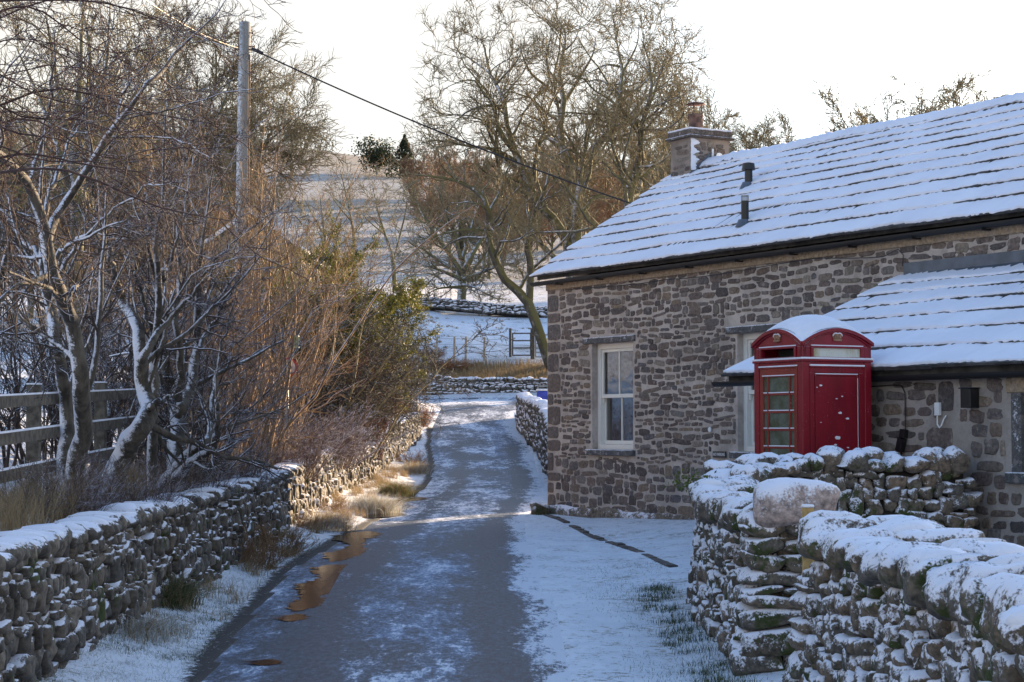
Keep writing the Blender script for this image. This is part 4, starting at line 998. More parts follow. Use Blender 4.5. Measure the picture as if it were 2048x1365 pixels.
# round sign on a thin post
sp = at(574, 900, 28.6); sz = gzf(sp[0], sp[1])
sg = thing('round_sign', 'small round red and white sign on a thin grey post behind the left wall', 'sign', (sp[0], sp[1], 0), R(12))
m = MB(); m.tube([(0, 0, sz-.1), (0, 0, 2.72)], .022, 10); m.build('post', M['iron'], sg, smooth=True)
zt = at(572, 735, 28.6)[2]; n = 28
circ = lambda r: [(r*math.cos(2*math.pi*k/n), zt+r*math.sin(2*math.pi*k/n)) for k in range(n)]
m = MB(); m.prism(circ(.15), lambda u, v, d: (u, d, v), -.035, -.028); m.build('disc', simple('sign_white', (.62, .55, .48), .5, 0, .2), sg)
m = MB(); V = [(r*math.cos(2*math.pi*k/n), -.0365, zt+r*math.sin(2*math.pi*k/n)) for r in (.15, .115) for k in range(n)]; m.add(V, [(k, (k+1) % n, n+(k+1) % n, n+k) for k in range(n)]); m.build('red_ring', simple('sign_red', (.42, .04, .03), .5), sg)
# bird feeder
fp = at(593, 684, 26.5); bf = thing('bird_feeder', 'slim green wire bird feeder hanging among the brown stems', 'feeder', tuple(fp))
m = MB()
for k in range(8): a = k*math.pi/4; m.tube([(.035*math.cos(a), .035*math.sin(a), -.07), (.035*math.cos(a), .035*math.sin(a), .07)], .004, 4)
m.lathe([(.04, .07), (.03, .09)], (0, 0, 0), 12); m.lathe([(.04, -.085), (.04, -.07)], (0, 0, 0), 12); m.build('cage', simple('pale_green_wire', (.35, .4, .25), .5), bf)
m = MB(); m.lathe([(.025, -.065), (.025, .05)], (0, 0, 0), 10); m.build('seed', simple('seed', (.3, .25, .12), .8), bf)
m = MB(); m.tube([(0, 0, .09), (0, 0, .55)], .003, 4); m.build('hanger', M['cable'], bf)
# blue bin and little gate beyond the far low wall
bb = thing('wheelie_bin', 'blue lidded bin standing behind the low wall at the bend', 'bin', (1.12, 66.5, gzf(1.12, 66.5)))
m = MB(); m.box((-.25, -.3, .05), (.25, .3, .85)); m.build('body', M['blue'], bb, bevel=.04); m = MB(); m.box((-.28, -.34, .852), (.28, .32, .92)); m.build('lid', simple('snowy_lid', (.7, .72, .76), .7), bb, bevel=.03)
def bar_gate(name, label, p, q, h, bars, mat, seed=0, posts=True):
    p = np.array(p, float); q = np.array(q, float); L = np.linalg.norm(q-p); ang = math.atan2(q[1]-p[1], q[0]-p[0]); z = (gzf(*p)+gzf(*q))/2
    g_ = thing(name, label, 'gate', (p[0], p[1], z), ang); m = MB()
    for k in range(bars):
        zz = .12+(h-.15)*k/(bars-1); m.box((.05, -.02, zz-.03), (L-.05, .02, zz+.03))
    m.box((.05, -.022, .09), (.11, .022, h)); m.box((L-.11, -.022, .09), (L-.05, .022, h)); m.build('leaf', mat, g_)
    if posts:
        for x in (0, L): m = MB(); m.box((x-.08, -.08, -.2), (x+.02 if x else .02, .08, h+.2)); m.build('post', M['wood'], g_)
    return g_
bar_gate('field_gate', 'five bar field gate at the left end of the far wall', (-5.2, 76.5), (-3.55, 76.8), 1.05, 5, M['wood'])
bar_gate('hurdle_gate', 'grey metal hurdle gate on the slope above the far wall', (1.0, 86.5), (2.0, 86.3), 1.15, 6, M['iron'])
bar_gate('timber_gate', 'dark wooden rail gate left of the metal hurdle above the far wall', (-.05, 86.6), (.93, 86.5), 1.15, 4, M['wood'])
bar_gate('low_gate', 'low grey barred gate at the right end of the far lane', (.95, 75.2), (2.4, 75.3), .55, 4, M['iron'], posts=False)
for i, (px, lb) in enumerate(((850, 'leftmost pale fence stake above the far wall'), (873, 'second pale fence stake from the left above the far wall'), (908, 'third pale fence stake from the left above the far wall'), (931, 'fourth pale fence stake from the left above the far wall'), (968, 'pale fence stake nearest the timber gate above the far wall'))):
    x = (px-1024)/F*85; m = MB(); m.tube([(0, 0, -.3), (.02, 0, 1.1)], [.05, .045], 8); o = m.build('fence_stake', simple('stake_wood', (.4, .33, .25), .8) if i == 0 else bpy.data.materials['stake_wood']); o.location = (x, 85, gzf(x, 85)); tag(o, lb, 'stake', 'fence stakes above the far wall')
m = MB()
for zz in (.45, .75, 1.0):
    P = [((px-1024)/F*85, 85, gzf((px-1024)/F*85, 85)+zz) for px in (845, 850, 873, 908, 931, 968, 1020)]; m.tube(P, .008, 4)
o = m.build('wire_strands', M['iron']); tag(o, 'thin wire strands strung between the far fence stakes', 'wire')
# stone barn glimpsed behind the trees
bn = thing('stone_barn', 'stone outbuilding with snowy roof half hidden behind the left trees', 'barn', (-8.6, 54, gzf(-8.2, 53)))
zb = -.3; m = MB(); m.prism([(0, zb), (2.6, zb), (2.6, 3.0), (1.15, 4.05), (0, 3.25)], lambda u, v, d: (u, d, v), 0, 7); m.build('wall', mortar_mat('barn_stone', (.32, .24, .17), (.42, .33, .25)), bn)
m = MB(); m.prism([(1.15, 4.07), (2.75, 2.92), (2.75, 3.04), (1.15, 4.22), (-.15, 3.3), (-.15, 3.18)], lambda u, v, d: (u, d, v), -.15, 7.1); m.build('roof', M['roofsnow'], bn)
m = MB(); m.box((.8, -.03, .6), (1.5, .02, 1.9)); m.build('doorway', M['dark'], bn)  # dark slab on the wall, coloured as the shade of an opening
m = MB(); m.prism([(1.15, 4.06), (2.74, 2.9), (2.74, 2.78), (1.15, 3.93), (-.14, 3.03), (-.14, 3.16)], lambda u, v, d: (u, d, v), -.17, -.1); m.build('bargeboard', M['wood'], bn)

# ------------------------------------------------------------------ trees and shrubs
def nrmz(a): return a/np.maximum(np.linalg.norm(a, axis=-1, keepdims=True), 1e-9)
def grow(P, D, L, R0, R1, n, wb, trop, rng):
    pts = [P]; d = D.copy(); L = L[:, None]
    for i in range(n):
        d = nrmz(d+rng.randn(*d.shape)*wb+np.asarray(trop)); P = P+d*L/n; pts.append(P)
    pts = np.stack(pts, 1); t = np.linspace(0, 1, n+1)[None]
    return pts, R0[:, None]*(1-t)+R1[:, None]*t
def spawn(pts, rad, k, u0, u1, ang, lr, rng, rr=.6, n=5, wb=.2, trop=(0, 0, .05), fall=.5, minr=.002, lmin=0):
    N, m, _ = pts.shape
    L = np.linalg.norm(np.diff(pts, axis=1), axis=2).sum(1)
    dens = k < 0
    if dens: par = np.repeat(np.arange(N), np.maximum(1, np.round(-L*k*rng.uniform(.7, 1.3, N))).astype(int)); pick = par; k = 1
    elif k < 1: pick = np.where(rng.rand(N) < k)[0]; k = 1
    else: pick = np.arange(N); k = int(k)
    par = np.repeat(pick, k); u = rng.rand(len(par))**.62*(u1-u0)+u0 if dens else (np.tile(np.arange(k), len(pick))+rng.rand(len(par)))/k*(u1-u0)+u0
    f = u*(m-1); i = np.minimum(f.astype(int), m-2); w = (f-i)[:, None]
    P = pts[par, i]*(1-w)+pts[par, i+1]*w; T_ = nrmz(pts[par, i+1]-pts[par, i]); r = rad[par, i]*(1-w[:, 0])+rad[par, i+1]*w[:, 0]
    v = nrmz(np.cross(T_, rng.randn(*T_.shape))); a = (ang*(1+.3*rng.randn(len(par))))[:, None] if not hasattr(ang, '__len__') else rng.uniform(ang[0], ang[1], len(par))[:, None]
    D = T_*np.cos(a)+v*np.sin(a)
    Lc = np.maximum(L[par]*lr*(1-fall*u)*rng.uniform(.55, 1.25, len(par)), lmin); R0 = np.maximum(r*rr, minr)
    return grow(P, D, Lc, R0, np.maximum(R0*.35, minr*.7), n, wb, trop, rng)
def tubes(sets):
    """sets: list of (pts, rad, sides)"""
    Vs, Qs, b = [], [], 0
    for pts, rad, sd in sets:
        N, m, _ = pts.shape
        if N == 0: continue
        T_ = np.empty_like(pts); T_[:, 1:-1] = pts[:, 2:]-pts[:, :-2]; T_[:, 0] = pts[:, 1]-pts[:, 0]; T_[:, -1] = pts[:, -1]-pts[:, -2]; T_ = nrmz(T_)
        ref = np.where(np.abs(T_[:, :1, 2:3]) < .8, np.array([0, 0, 1.])[None, None], np.array([1., 0, 0])[None, None])
        A = nrmz(np.cross(T_, np.broadcast_to(ref, T_.shape))); B = np.cross(T_, A); th = np.arange(sd)*2*math.pi/sd
        V = pts[:, :, None]+(A[:, :, None]*np.cos(th)[None, None, :, None]+B[:, :, None]*np.sin(th)[None, None, :, None])*rad[:, :, None, None]
        k = np.arange(sd); k2 = (k+1) % sd; base = (np.arange(N)[:, None, None]*m+np.arange(m-1)[None, :, None])*sd
        Q = np.stack([base+k, base+k2, base+sd+k2, base+sd+k], -1).reshape(-1, 4)+b
        Vs.append(V.reshape(-1, 3)); Qs.append(Q); b += N*m*sd
    return np.concatenate(Vs), np.concatenate(Qs)
def limb(pl, m=17, jit=0, rng=None):
    """pl: list of (x,y,z,r)"""
    p = np.array(pl, float); s = np.concatenate([[0], np.cumsum(np.linalg.norm(np.diff(p[:, :3], axis=0), axis=1))])
    n = len(p); out = []
    for t in np.linspace(0, s[-1], m):
        i = min(np.searchsorted(s, t, side='right')-1, n-2); i = max(i, 0); f = (t-s[i])/max(s[i+1]-s[i], 1e-6)
        p0, p1, p2, p3 = p[max(i-1, 0)], p[i], p[i+1], p[min(i+2, n-1)]
        q = .5*((2*p1)+(-p0+p2)*f+(2*p0-5*p1+4*p2-p3)*f*f+(-p0+3*p1-3*p2+p3)*f**3); q[3] = p1[3]*(1-f)+p2[3]*f; out.append(q)
    out = np.array(out)
    if jit: out[1:-1, :3] += rng.randn(m-2, 3)*jit
    return out[:, :3], out[:, 3]
def pxl(pts, Yd, rng=None, dy=0):
    """limb given in photograph pixels with radii in metres at depth Yd(+ per-point drift)"""
    o = []; y = Yd
    for i, (px, py, r) in enumerate(pts):
        o.append((*at(px, py, y), r)); y += (rng.randn()*dy if rng is not None else 0)
    return o
def leaves(P, size, rng, up=.3, asp=.5):
    N = len(P); a = nrmz(rng.randn(N, 3)+np.array([0, 0, up])); b = nrmz(np.cross(a, rng.randn(N, 3))); s = size*rng.uniform(.6, 1.3, N)[:, None]
    V = np.stack([P-a*s*.5, P+b*s*asp*.5, P+a*s*.5, P-b*s*asp*.5], 1).reshape(-1, 3); Q = np.arange(N*4).reshape(-1, 4); return V, Q
def tree(name, label, cat, origin, limbs, levels, seed, tm, cm, group=None, trunk_sides=10, jit=.0, m=17, split=0, extra=None):
    """levels: list of dicts for spawn + sides; the first `split` spawned levels belong to the trunk mesh"""
    rng = np.random.RandomState(seed); LP, LR = [], []
    for l in limbs: p, r = limb(l, m, jit, rng); LP.append(p); LR.append(r)
    P0, R0 = np.array(LP), np.array(LR); org = np.array(origin, float); P0 = P0-org
    t0_ = P0[:, :1]-(P0[:, 1:2]-P0[:, :1])*.02; t1_ = P0[:, -1:]+(P0[:, -1:]-P0[:, -2:-1])*.02
    trunk = [(np.concatenate([t0_, P0, t1_], 1), np.concatenate([R0[:, :1]*.02, R0, R0[:, -1:]*.02], 1), trunk_sides)]; crown = []; cur = (P0, R0)
    srcs = [cur]
    for i, lv in enumerate(levels):
        lv = dict(lv); sd = lv.pop('sides', 4); src = lv.pop('src', -1); cur = spawn(*srcs[src], rng=rng, **lv); srcs.append(cur)
        (trunk if i < split else crown).append((*cur, sd))
    root = thing(name, label, cat, tuple(org), 0, group)
    V, Q = tubes(trunk); obj('trunk', mesh_np('trunk', V, Q, mats=[tm]), root)
    if crown: V, Q = tubes(crown); obj('crown', mesh_np('crown', V, Q, mats=[cm]), root)
    if extra: extra(root, srcs, rng)
    return root

# --- tall sycamores behind the cottage
SY = [dict(k=-1.3, u0=.15, u1=1, ang=(.45, 1.1), lr=.34, rr=.5, n=8, wb=.2, trop=(0, 0, .04), sides=5, fall=.55, lmin=1.3),
      dict(k=-2.6, u0=.1, u1=1, ang=(.4, 1.0), lr=.5, rr=.5, n=6, wb=.24, trop=(0, 0, .04), sides=4, minr=.016, lmin=.8),
      dict(k=-4.6, u0=.1, u1=1, ang=(.4, 1.0), lr=.55, rr=.6, n=4, wb=.26, trop=(0, 0, .04), sides=3, minr=.013, lmin=.5),
      dict(k=-4.6, u0=.1, u1=1, ang=(.4, .9), lr=.6, rr=.7, n=3, wb=.22, trop=(0, 0, .05), sides=3, minr=.010, lmin=.35)]
def syc(label, Yd, limbs_px, seed, lv=SY, tm=BARK_MOSS, cm=TWIG_GREY, name='bare_tree', dy=.7):
    rg = np.random.RandomState(seed); L = [pxl([(a, b_, r*.6) for a, b_, r in l], Yd, rg, dy) for l in limbs_px]
    # all limbs after the first start on the point they share with the first one
    p0 = L[0][0]; g0 = gzf(p0[0], p0[1]); L[0][0] = (p0[0], p0[1], min(p0[2], g0-.2), p0[3])
    return tree(name, label, 'tree', (p0[0], p0[1], g0), L, lv, seed, tm, cm, split=1)
syc('moss covered leaning tree whose crooked trunk rises beside the cottage corner', 82, [
    [(1108,705,.42),(1062,620,.38),(1044,590,.34),(1011,562,.3),(983,501,.27),(974,464,.25),(979,423,.22),(962,390,.18),(929,369,.13),(892,357,.09),(822,349,.03)],
    [(1058,615,.3),(1061,529,.26),(1054,488,.22),(1069,427,.17),(1090,380,.1),(1100,330,.04)],
    [(979,423,.15),(1000,385,.11),(1010,350,.07),(1030,310,.03)],
    [(974,464,.14),(930,460,.1),(880,470,.06),(840,480,.03)],
    [(1054,488,.15),(1030,455,.1),(1015,420,.07),(1005,385,.03)]], 41)
syc('tall bare tree with its crown farthest left above the cottage gable', 84, [
    [(1150,600,.5),(1135,480,.42),(1081,420,.34),(1045,338,.3),(1032,308,.27),(1017,271,.22),(1008,200,.17),(992,169,.14),(980,148,.11),(971,108,.07),(961,62,.02)],
    [(1032,308,.22),(1000,265,.17),(992,235,.14),(988,205,.11),(968,190,.09),(952,163,.07),(921,163,.04),(885,180,.02)],
    [(1008,215,.15),(968,212,.1),(928,228,.06),(900,260,.02)],
    [(992,169,.1),(1010,150,.08),(1035,120,.05),(1045,90,.02)],
    [(1045,338,.18),(1010,318,.12),(985,300,.07),(960,300,.03)],
    [(980,148,.09),(950,125,.06),(920,105,.04),(895,95,.02)]], 42)
syc('tallest bare tree in the middle of the group behind the cottage', 88, [
    [(1150,640,.5),(1140,420,.42),(1143,369,.38),(1137,323,.34),(1125,301,.32),(1121,246,.27),(1128,200,.23),(1118,148,.17),(1131,86,.1),(1128,55,.06),(1109,28,.02)],
    [(1128,205,.19),(1149,172,.14),(1168,141,.11),(1186,108,.07),(1192,71,.02)],
    [(1122,205,.17),(1091,172,.12),(1063,148,.09),(1045,111,.05),(1040,80,.02)],
    [(1131,100,.09),(1150,80,.06),(1160,50,.02)],
    [(1125,301,.18),(1100,280,.13),(1075,262,.09),(1050,250,.04)]], 43)
syc('bare tree with a bright snow streaked trunk right of the tallest one', 82, [
    [(1150,620,.45),(1155,420,.38),(1168,354,.34),(1171,320,.3),(1195,289,.27),(1223,265,.24),(1238,215,.2),(1242,172,.16),(1245,129,.12),(1235,92,.07),(1229,40,.02)],
    [(1215,270,.2),(1266,237,.16),(1303,200,.12),(1322,138,.07),(1337,108,.02)],
    [(1242,150,.12),(1262,115,.08),(1275,85,.05),(1278,45,.02)],
    [(1171,320,.17),(1140,300,.1),(1115,310,.06),(1090,320,.02)],
    [(1245,135,.1),(1215,130,.07),(1190,140,.04),(1175,150,.02)]], 44)
syc('bare tree rising just left of the cottage chimney', 79, [
    [(1250,600,.4),(1257,420,.34),(1260,385,.32),(1272,345,.27),(1282,292,.22),(1285,246,.19),(1300,200,.14),(1303,138,.08),(1282,77,.02)],
    [(1260,380,.2),(1245,348,.16),(1225,320,.1),(1215,290,.05),(1205,255,.02)],
    [(1275,335,.15),(1310,330,.1),(1345,300,.07),(1371,209,.04),(1395,148,.015)],
    [(1285,246,.13),(1320,215,.08),(1345,180,.05),(1350,150,.02)],
    [(1272,345,.13),(1300,370,.1),(1335,375,.06),(1360,370,.03)]], 45)
SYR = [dict(k=16, u0=.2, u1=1, ang=(.5, 1.1), lr=.5, rr=.5, n=8, wb=.2, trop=(0, 0, .05), sides=5, fall=.4),
       dict(k=9, u0=.1, u1=1, ang=(.4, 1.1), lr=.5, rr=.55, n=6, wb=.24, trop=(0, 0, .03), sides=3, minr=.012),
       dict(k=7, u0=.1, u1=1, ang=(.4, 1.0), lr=.5, rr=.65, n=4, wb=.24, trop=(0, 0, .03), sides=3, minr=.010)]
syc('round crowned bare tree with a stout mossy trunk standing in the sunlit field', 114, [
    [(922,628,.5),(924,580,.46),(925,545,.44),(922,500,.3),(920,450,.2),(915,400,.08)],
    [(925,550,.3),(900,510,.22),(870,470,.14),(845,430,.07),(830,400,.03)], [(925,545,.3),(950,500,.22),(975,460,.14),(1000,420,.07),(1015,390,.03)],
    [(924,560,.25),(890,545,.16),(850,530,.09),(815,520,.04)], [(925,560,.22),(965,545,.15),(1005,530,.08),(1040,525,.03)],
    [(922,520,.22),(905,460,.16),(885,410,.09),(875,370,.03)], [(924,520,.22),(942,460,.16),(955,410,.09),(960,375,.03)],
    [(923,575,.2),(900,575,.12),(870,580,.07),(840,600,.02)], [(925,570,.2),(950,575,.12),(975,590,.06),(1000,600,.02)]], 46, SYR, dy=1.6)
for i, (lab, Yd, pts_) in enumerate([
    ('slender grey bare tree left of centre on the frosty slope', 125, [[(712,560,.22),(708,480,.17),(700,430,.13),(690,380,.07),(680,340,.02)], [(707,470,.12),(730,430,.08),(745,390,.04),(750,350,.015)], [(700,440,.1),(675,410,.06),(655,380,.02)]]),
    ('forked grey bare tree standing between the slender one and the round crowned one', 130, [[(790,580,.3),(785,520,.22),(770,470,.15),(755,420,.09),(745,370,.03)], [(786,520,.17),(800,470,.12),(812,420,.07),(815,370,.02)], [(770,470,.1),(740,445,.06),(715,420,.02)]]),
    ('small twisted bare tree on the far left of the frosty slope', 120, [[(655,570,.18),(652,500,.14),(645,440,.09),(640,390,.03)], [(652,500,.1),(670,450,.06),(678,400,.02)], [(648,470,.08),(625,430,.05),(610,400,.02)]])]):
    syc(lab, Yd, pts_, 60+i, SY[:3], dy=1.0)

# --- woods: one crown mesh, copied
def wood_tree(label, seed, H, mat, mt, dens=1.0, name='wood_tree', mr=1, sp=1):
    rg = np.random.RandomState(seed); L = [[(0, 0, -1, .2), (.1, 0, H*.3, .17), (-.1, .1, H*.6, .11), (0, 0, H, .03)]]
    for k in range(7):
        a = k*.9+rg.rand(); z0 = H*rg.uniform(.2, .5); r = H*rg.uniform(.22, .36)*sp; L.append([(0, 0, z0, .1), (r*.5*math.cos(a), r*.5*math.sin(a), z0+H*.15, .07), (r*.85*math.cos(a), r*.85*math.sin(a), z0+H*.32, .04), (r*math.cos(a), r*math.sin(a), min(z0+H*.45, H*.95), .02)])
    lv = [dict(k=int(10*dens), u0=.15, u1=1, ang=(.4, 1.0), lr=.42, rr=.5, n=6, wb=.2, trop=(0, 0, .06), sides=3, minr=.02), dict(k=9, u0=.1, u1=1, ang=(.4, 1.0), lr=.5, rr=.6, n=4, wb=.22, trop=(0, 0, .05), sides=3, minr=.026*mr, lmin=.7), dict(k=7, u0=.1, u1=1, ang=(.3, .9), lr=.6, rr=.7, n=3, wb=.2, trop=(0, 0, .06), sides=3, minr=.022*mr, lmin=.4)]
    return tree(name, label, 'tree', (0, 0, 0), L, lv, seed, mt, mat, group=None, trunk_sides=6, m=9)
def scatter(proto, lst, group, labels):
    for i, (x, y, s, sz) in enumerate(lst):
        o = proto if i == 0 else dup(proto, (0, 0, 0), 0, '')
        o.location = (x, y, gzf(x, y)-.1); o.rotation_euler = (0, 0, i*2.4); o.scale = (s, s, s*sz); o['group'] = group; o['label'] = labels[i] if isinstance(labels, (list, tuple)) else labels
rg = np.random.RandomState(77)
pr = wood_tree('brown bare tree of the far wood below the skyline', 70, 11, TWIG_BROWN, BARK_MOSS)
lst = []
for px, y_ in [(px, 330+30*rg.randn()) for px in np.linspace(840, 1360, 16)]+[(px, 250+18*rg.randn()) for px in np.linspace(850, 1340, 14)]+[(px, 190+12*rg.randn()) for px in np.linspace(975, 1330, 9)]:
    lst.append(((px+12*rg.randn()-1024)/F*y_, y_, rg.uniform(.8, 1.15)*(1.0 if y_ > 290 else .85), 1))
scatter(pr, lst, 'bare brown trees of the far wood behind the sycamores', 'brown bare tree of the far wood, seen through the tall trees behind the cottage')
pr = wood_tree('x', 71, 13, TWIG_GREY, BARK_MOSS, 2.3, mr=.75, sp=1.45)
lst = []
for px, y_, s in [(1440,140,.8),(1530,150,.72),(1780,140,.95),(1850,146,1.0),(1925,142,1.1),(1975,155,1.0),(1415,120,.8)]:
    x = (px-1024)/F*y_; top = {1440:225,1530:262,1780:205,1850:190,1925:178,1975:190,1415:215}[px]; z = at(px, top, y_)[2]; H_ = z-gzf(x, y_); lst.append((x, y_, H_/13*.97, 1))
scatter(pr, lst, 'hilltop trees showing over the cottage roof', ['bare hilltop tree peeping over the roof just right of the chimney', 'sparse bare tree showing over the roof ridge right of the chimney', 'bare treetop over the roof ridge, leftmost of the right hand clump', 'second bare treetop in the clump over the roof ridge', 'tallest bare treetop in the clump over the roof ridge', 'bare treetop at the right end of the clump over the roof ridge', 'bare treetop directly behind the chimney'])
# dark wood on the left slope and the broad tree behind the pole
pr = wood_tree('x', 72, 10, TWIG_BROWN, BARK_MOSS)
lst = [((px-1024)/F*y_, y_, s, 1) for px, y_, s in [(-10,95,.9),(60,88,.85),(130,97,.95),(200,90,.85),(270,98,.95),(330,92,.9),(400,100,.9),(30,72,.7),(120,70,.65),(220,74,.7),(310,72,.65),(390,76,.7)]]
scatter(pr, lst, 'bare trees of the wood beyond the left field', 'bare tree of the wood edge beyond the left field')
rg = np.random.RandomState(3)
L = [[(390,760,.5),(385,560,.42),(380,450,.36),(385,350,.25),(390,250,.15),(395,150,.04)]]
for (a, b_) in [((250,330),(180,220)), ((290,250),(240,120)), ((340,200),(330,70)), ((450,200),(470,100)), ((500,260),(560,190)), ((520,320),(600,250)), ((500,360),(590,330)), ((300,400),(200,380)), ((430,180),(430,80)), ((480,220),(520,130)), ((530,290),(605,215))]:
    L.append([(382,440-30*rg.rand(),.15), ((382+a[0])/2+14*rg.randn(), (400+a[1])/2+14*rg.randn(), .1), (a[0], a[1], .07), (b_[0], b_[1], .015)])
BEECH = [dict(k=14, u0=.2, u1=1, ang=(.35, .9), lr=.34, rr=.4, n=7, wb=.2, trop=(0, 0, -.02), sides=4, fall=.3, lmin=1.2), dict(k=11, u0=.1, u1=1, ang=(.3, .9), lr=.5, rr=.5, n=5, wb=.22, trop=(0, 0, .0), sides=3, minr=.009, lmin=.7), dict(k=8, u0=.1, u1=1, ang=(.3, .9), lr=.55, rr=.65, n=4, wb=.22, trop=(0, 0, .04), sides=3, minr=.010, lmin=.4)]
syc('broad bare tree with a finely twigged rounded crown behind the telegraph pole', 62, L, 51, BEECH, dy=1.2)
L = [[(150,760,.4),(150,560,.34),(155,420,.28),(150,300,.2),(160,150,.1),(165,20,.03)]]
for (a, b_) in [((60,300),(10,200)), ((80,200),(30,90)), ((110,140),(90,20)), ((210,150),(220,10)), ((240,240),(300,130)), ((250,320),(330,270)), ((40,380),(-40,330)), ((180,110),(150,-40)), ((220,180),(270,60))]:
    L.append([(152,430-40*rg.rand(),.16), ((152+a[0])/2, (390+a[1])/2, .12), (a[0], a[1], .08), (b_[0], b_[1], .02)])
syc('dense bare tree standing behind the foreground trees at the far left', 48, L, 52, [dict(BEECH[0], k=10), dict(BEECH[1], k=7), dict(BEECH[2], k=4)], dy=1.2)

# --- conifers on the skyline
def conifer(label, px, ptop, Yd, seed, tall=True):
    rg = np.random.RandomState(seed); x = (px-1024)/F*Yd; g0 = gzf(x, Yd); H_ = at(px, ptop, Yd)[2]-g0+3.5
    root = thing('conifer', label, 'tree', (x, Yd, g0-3.5)); m = MB(); m.tube([(0, 0, 0), (0, 0, H_)], [H_*.022, .03], 8); m.build('trunk', BARK_MOSS, root)
    if tall:
        N = 2600; u = rg.rand(N)**.75; z = H_*(.12+.88*u); ang = rg.rand(N)*6.28; tier = (np.sin(z*7.5/H_*6)*.5+.5)*.35+.65; r = (1-u)*H_*.6*tier*rg.rand(N)**.45; P = np.stack([r*np.cos(ang), r*np.sin(ang), z-r*.25], -1)
    else:
        P = []
        for k in range(12): c = np.array([rg.randn()*H_*.16, rg.randn()*H_*.16, H_*rg.uniform(.5, .95)]); P.append(c+rg.randn(180, 3)*np.array([.11, .11, .06])*H_)
        P = np.concatenate(P)
    V, Q = leaves(P, H_*.05, rg, .1, .5); obj('crown', mesh_np('crown', V, Q, mats=[LEAF_CON], smooth=False), root)
conifer('pointed dark conifer on the hilltop skyline', 808, 270, 400, 1); conifer('low flat topped pine at the left of the skyline clump', 752, 280, 400, 2, False); conifer('bushy pine between the pointed conifer and the flat topped pine', 777, 288, 405, 3, False)

# --- foreground trees, left
FG = [dict(k=10, u0=.25, u1=1, ang=(.4, 1.1), lr=.38, rr=.42, n=8, wb=.14, trop=(0, 0, .02), sides=6, fall=.3),
      dict(k=8, u0=.1, u1=1, ang=(.4, 1.0), lr=.5, rr=.5, n=7, wb=.17, trop=(.01, 0, .0), sides=4, minr=.0028),
      dict(k=6, u0=.1, u1=1, ang=(.4, 1.0), lr=.55, rr=.6, n=5, wb=.2, trop=(0, 0, .02), sides=3, minr=.0022),
      dict(k=3, u0=.1, u1=1, ang=(.4, 1.0), lr=.5, rr=.7, n=3, wb=.2, trop=(0, 0, .04), sides=3, minr=.0018)]
def fgtree(label, Yd, L, seed, lv=FG, tm=BARK_SNOW, cm=BARK_SNOW2, dy=.35):
    rg = np.random.RandomState(seed); LL = [pxl(l, Yd, rg, dy) for l in L]; p0 = LL[0][0]; g0 = gzf(p0[0], p0[1]); LL[0][0] = (p0[0], p0[1], min(p0[2], g0-.05), p0[3])
    return tree('bare_tree', label, 'tree', (p0[0], p0[1], g0), LL, lv, seed, tm, cm, trunk_sides=12, jit=.012, split=1, m=21)
fgtree('twin trunked bare tree plastered with snow at the left, forking high above the fence', 16.4, [
    [(140,975,.085),(165,860,.078),(160,760,.07),(146,650,.062),(112,560,.055),(92,480,.05),(70,400,.04),(30,340,.035),(-30,290,.03)],
    [(92,490,.045),(110,440,.042),(150,375,.036),(200,310,.032),(230,255,.028),(290,180,.02),(350,110,.016),(405,60,.01),(455,-5,.004)],
    [(232,252,.02),(245,200,.016),(262,160,.012),(330,95,.006),(400,10,.003)],
    [(75,420,.03),(60,370,.026),(80,300,.02),(100,200,.014),(110,60,.006)],
    [(112,560,.03),(150,500,.022),(190,455,.016),(230,420,.012),(300,370,.009),(360,365,.004)],
    [(105,520,.03),(130,500,.02),(180,470,.014),(260,440,.008),(340,420,.003)]], 81)
fgtree('second snow plastered trunk leaning left of the twin trunked tree', 16.9, [
    [(125,965,.07),(130,800,.062),(112,690,.055),(100,600,.05),(80,520,.042),(30,470,.035),(0,560,.02)],
    [(100,600,.04),(85,520,.034),(95,420,.028),(120,330,.02),(170,230,.012),(200,120,.005)],
    [(80,520,.03),(20,440,.024),(-20,380,.016)]], 82)
fgtree('crooked tree with a fat snow covered stem leaning sharply right above the wall', 18.2, [
    [(205,975,.12),(243,914,.112),(275,860,.10),(300,820,.092),(288,770,.075),(280,720,.068),(272,655,.06),(247,606,.05),(230,553,.042),(206,511,.034),(195,483,.02)],
    [(280,725,.045),(300,690,.038),(340,640,.026),(400,570,.016),(450,520,.006)],
    [(206,511,.026),(230,490,.022),(290,462,.016),(330,450,.01),(400,447,.005)],
    [(230,553,.026),(215,480,.02),(190,400,.014),(180,300,.006)],
    [(300,818,.04),(325,800,.02),(345,790,.012)]], 83)
fgtree('slim upright bare tree just right of the leaning stem', 18.9, [
    [(303,960,.055),(308,880,.052),(312,790,.046),(310,700,.04),(320,600,.034),(318,480,.026),(330,340,.016),(335,200,.006)],
    [(312,700,.026),(290,620,.02),(270,520,.012),(255,420,.005)], [(320,580,.024),(350,500,.018),(370,400,.012),(400,280,.005)]], 84)
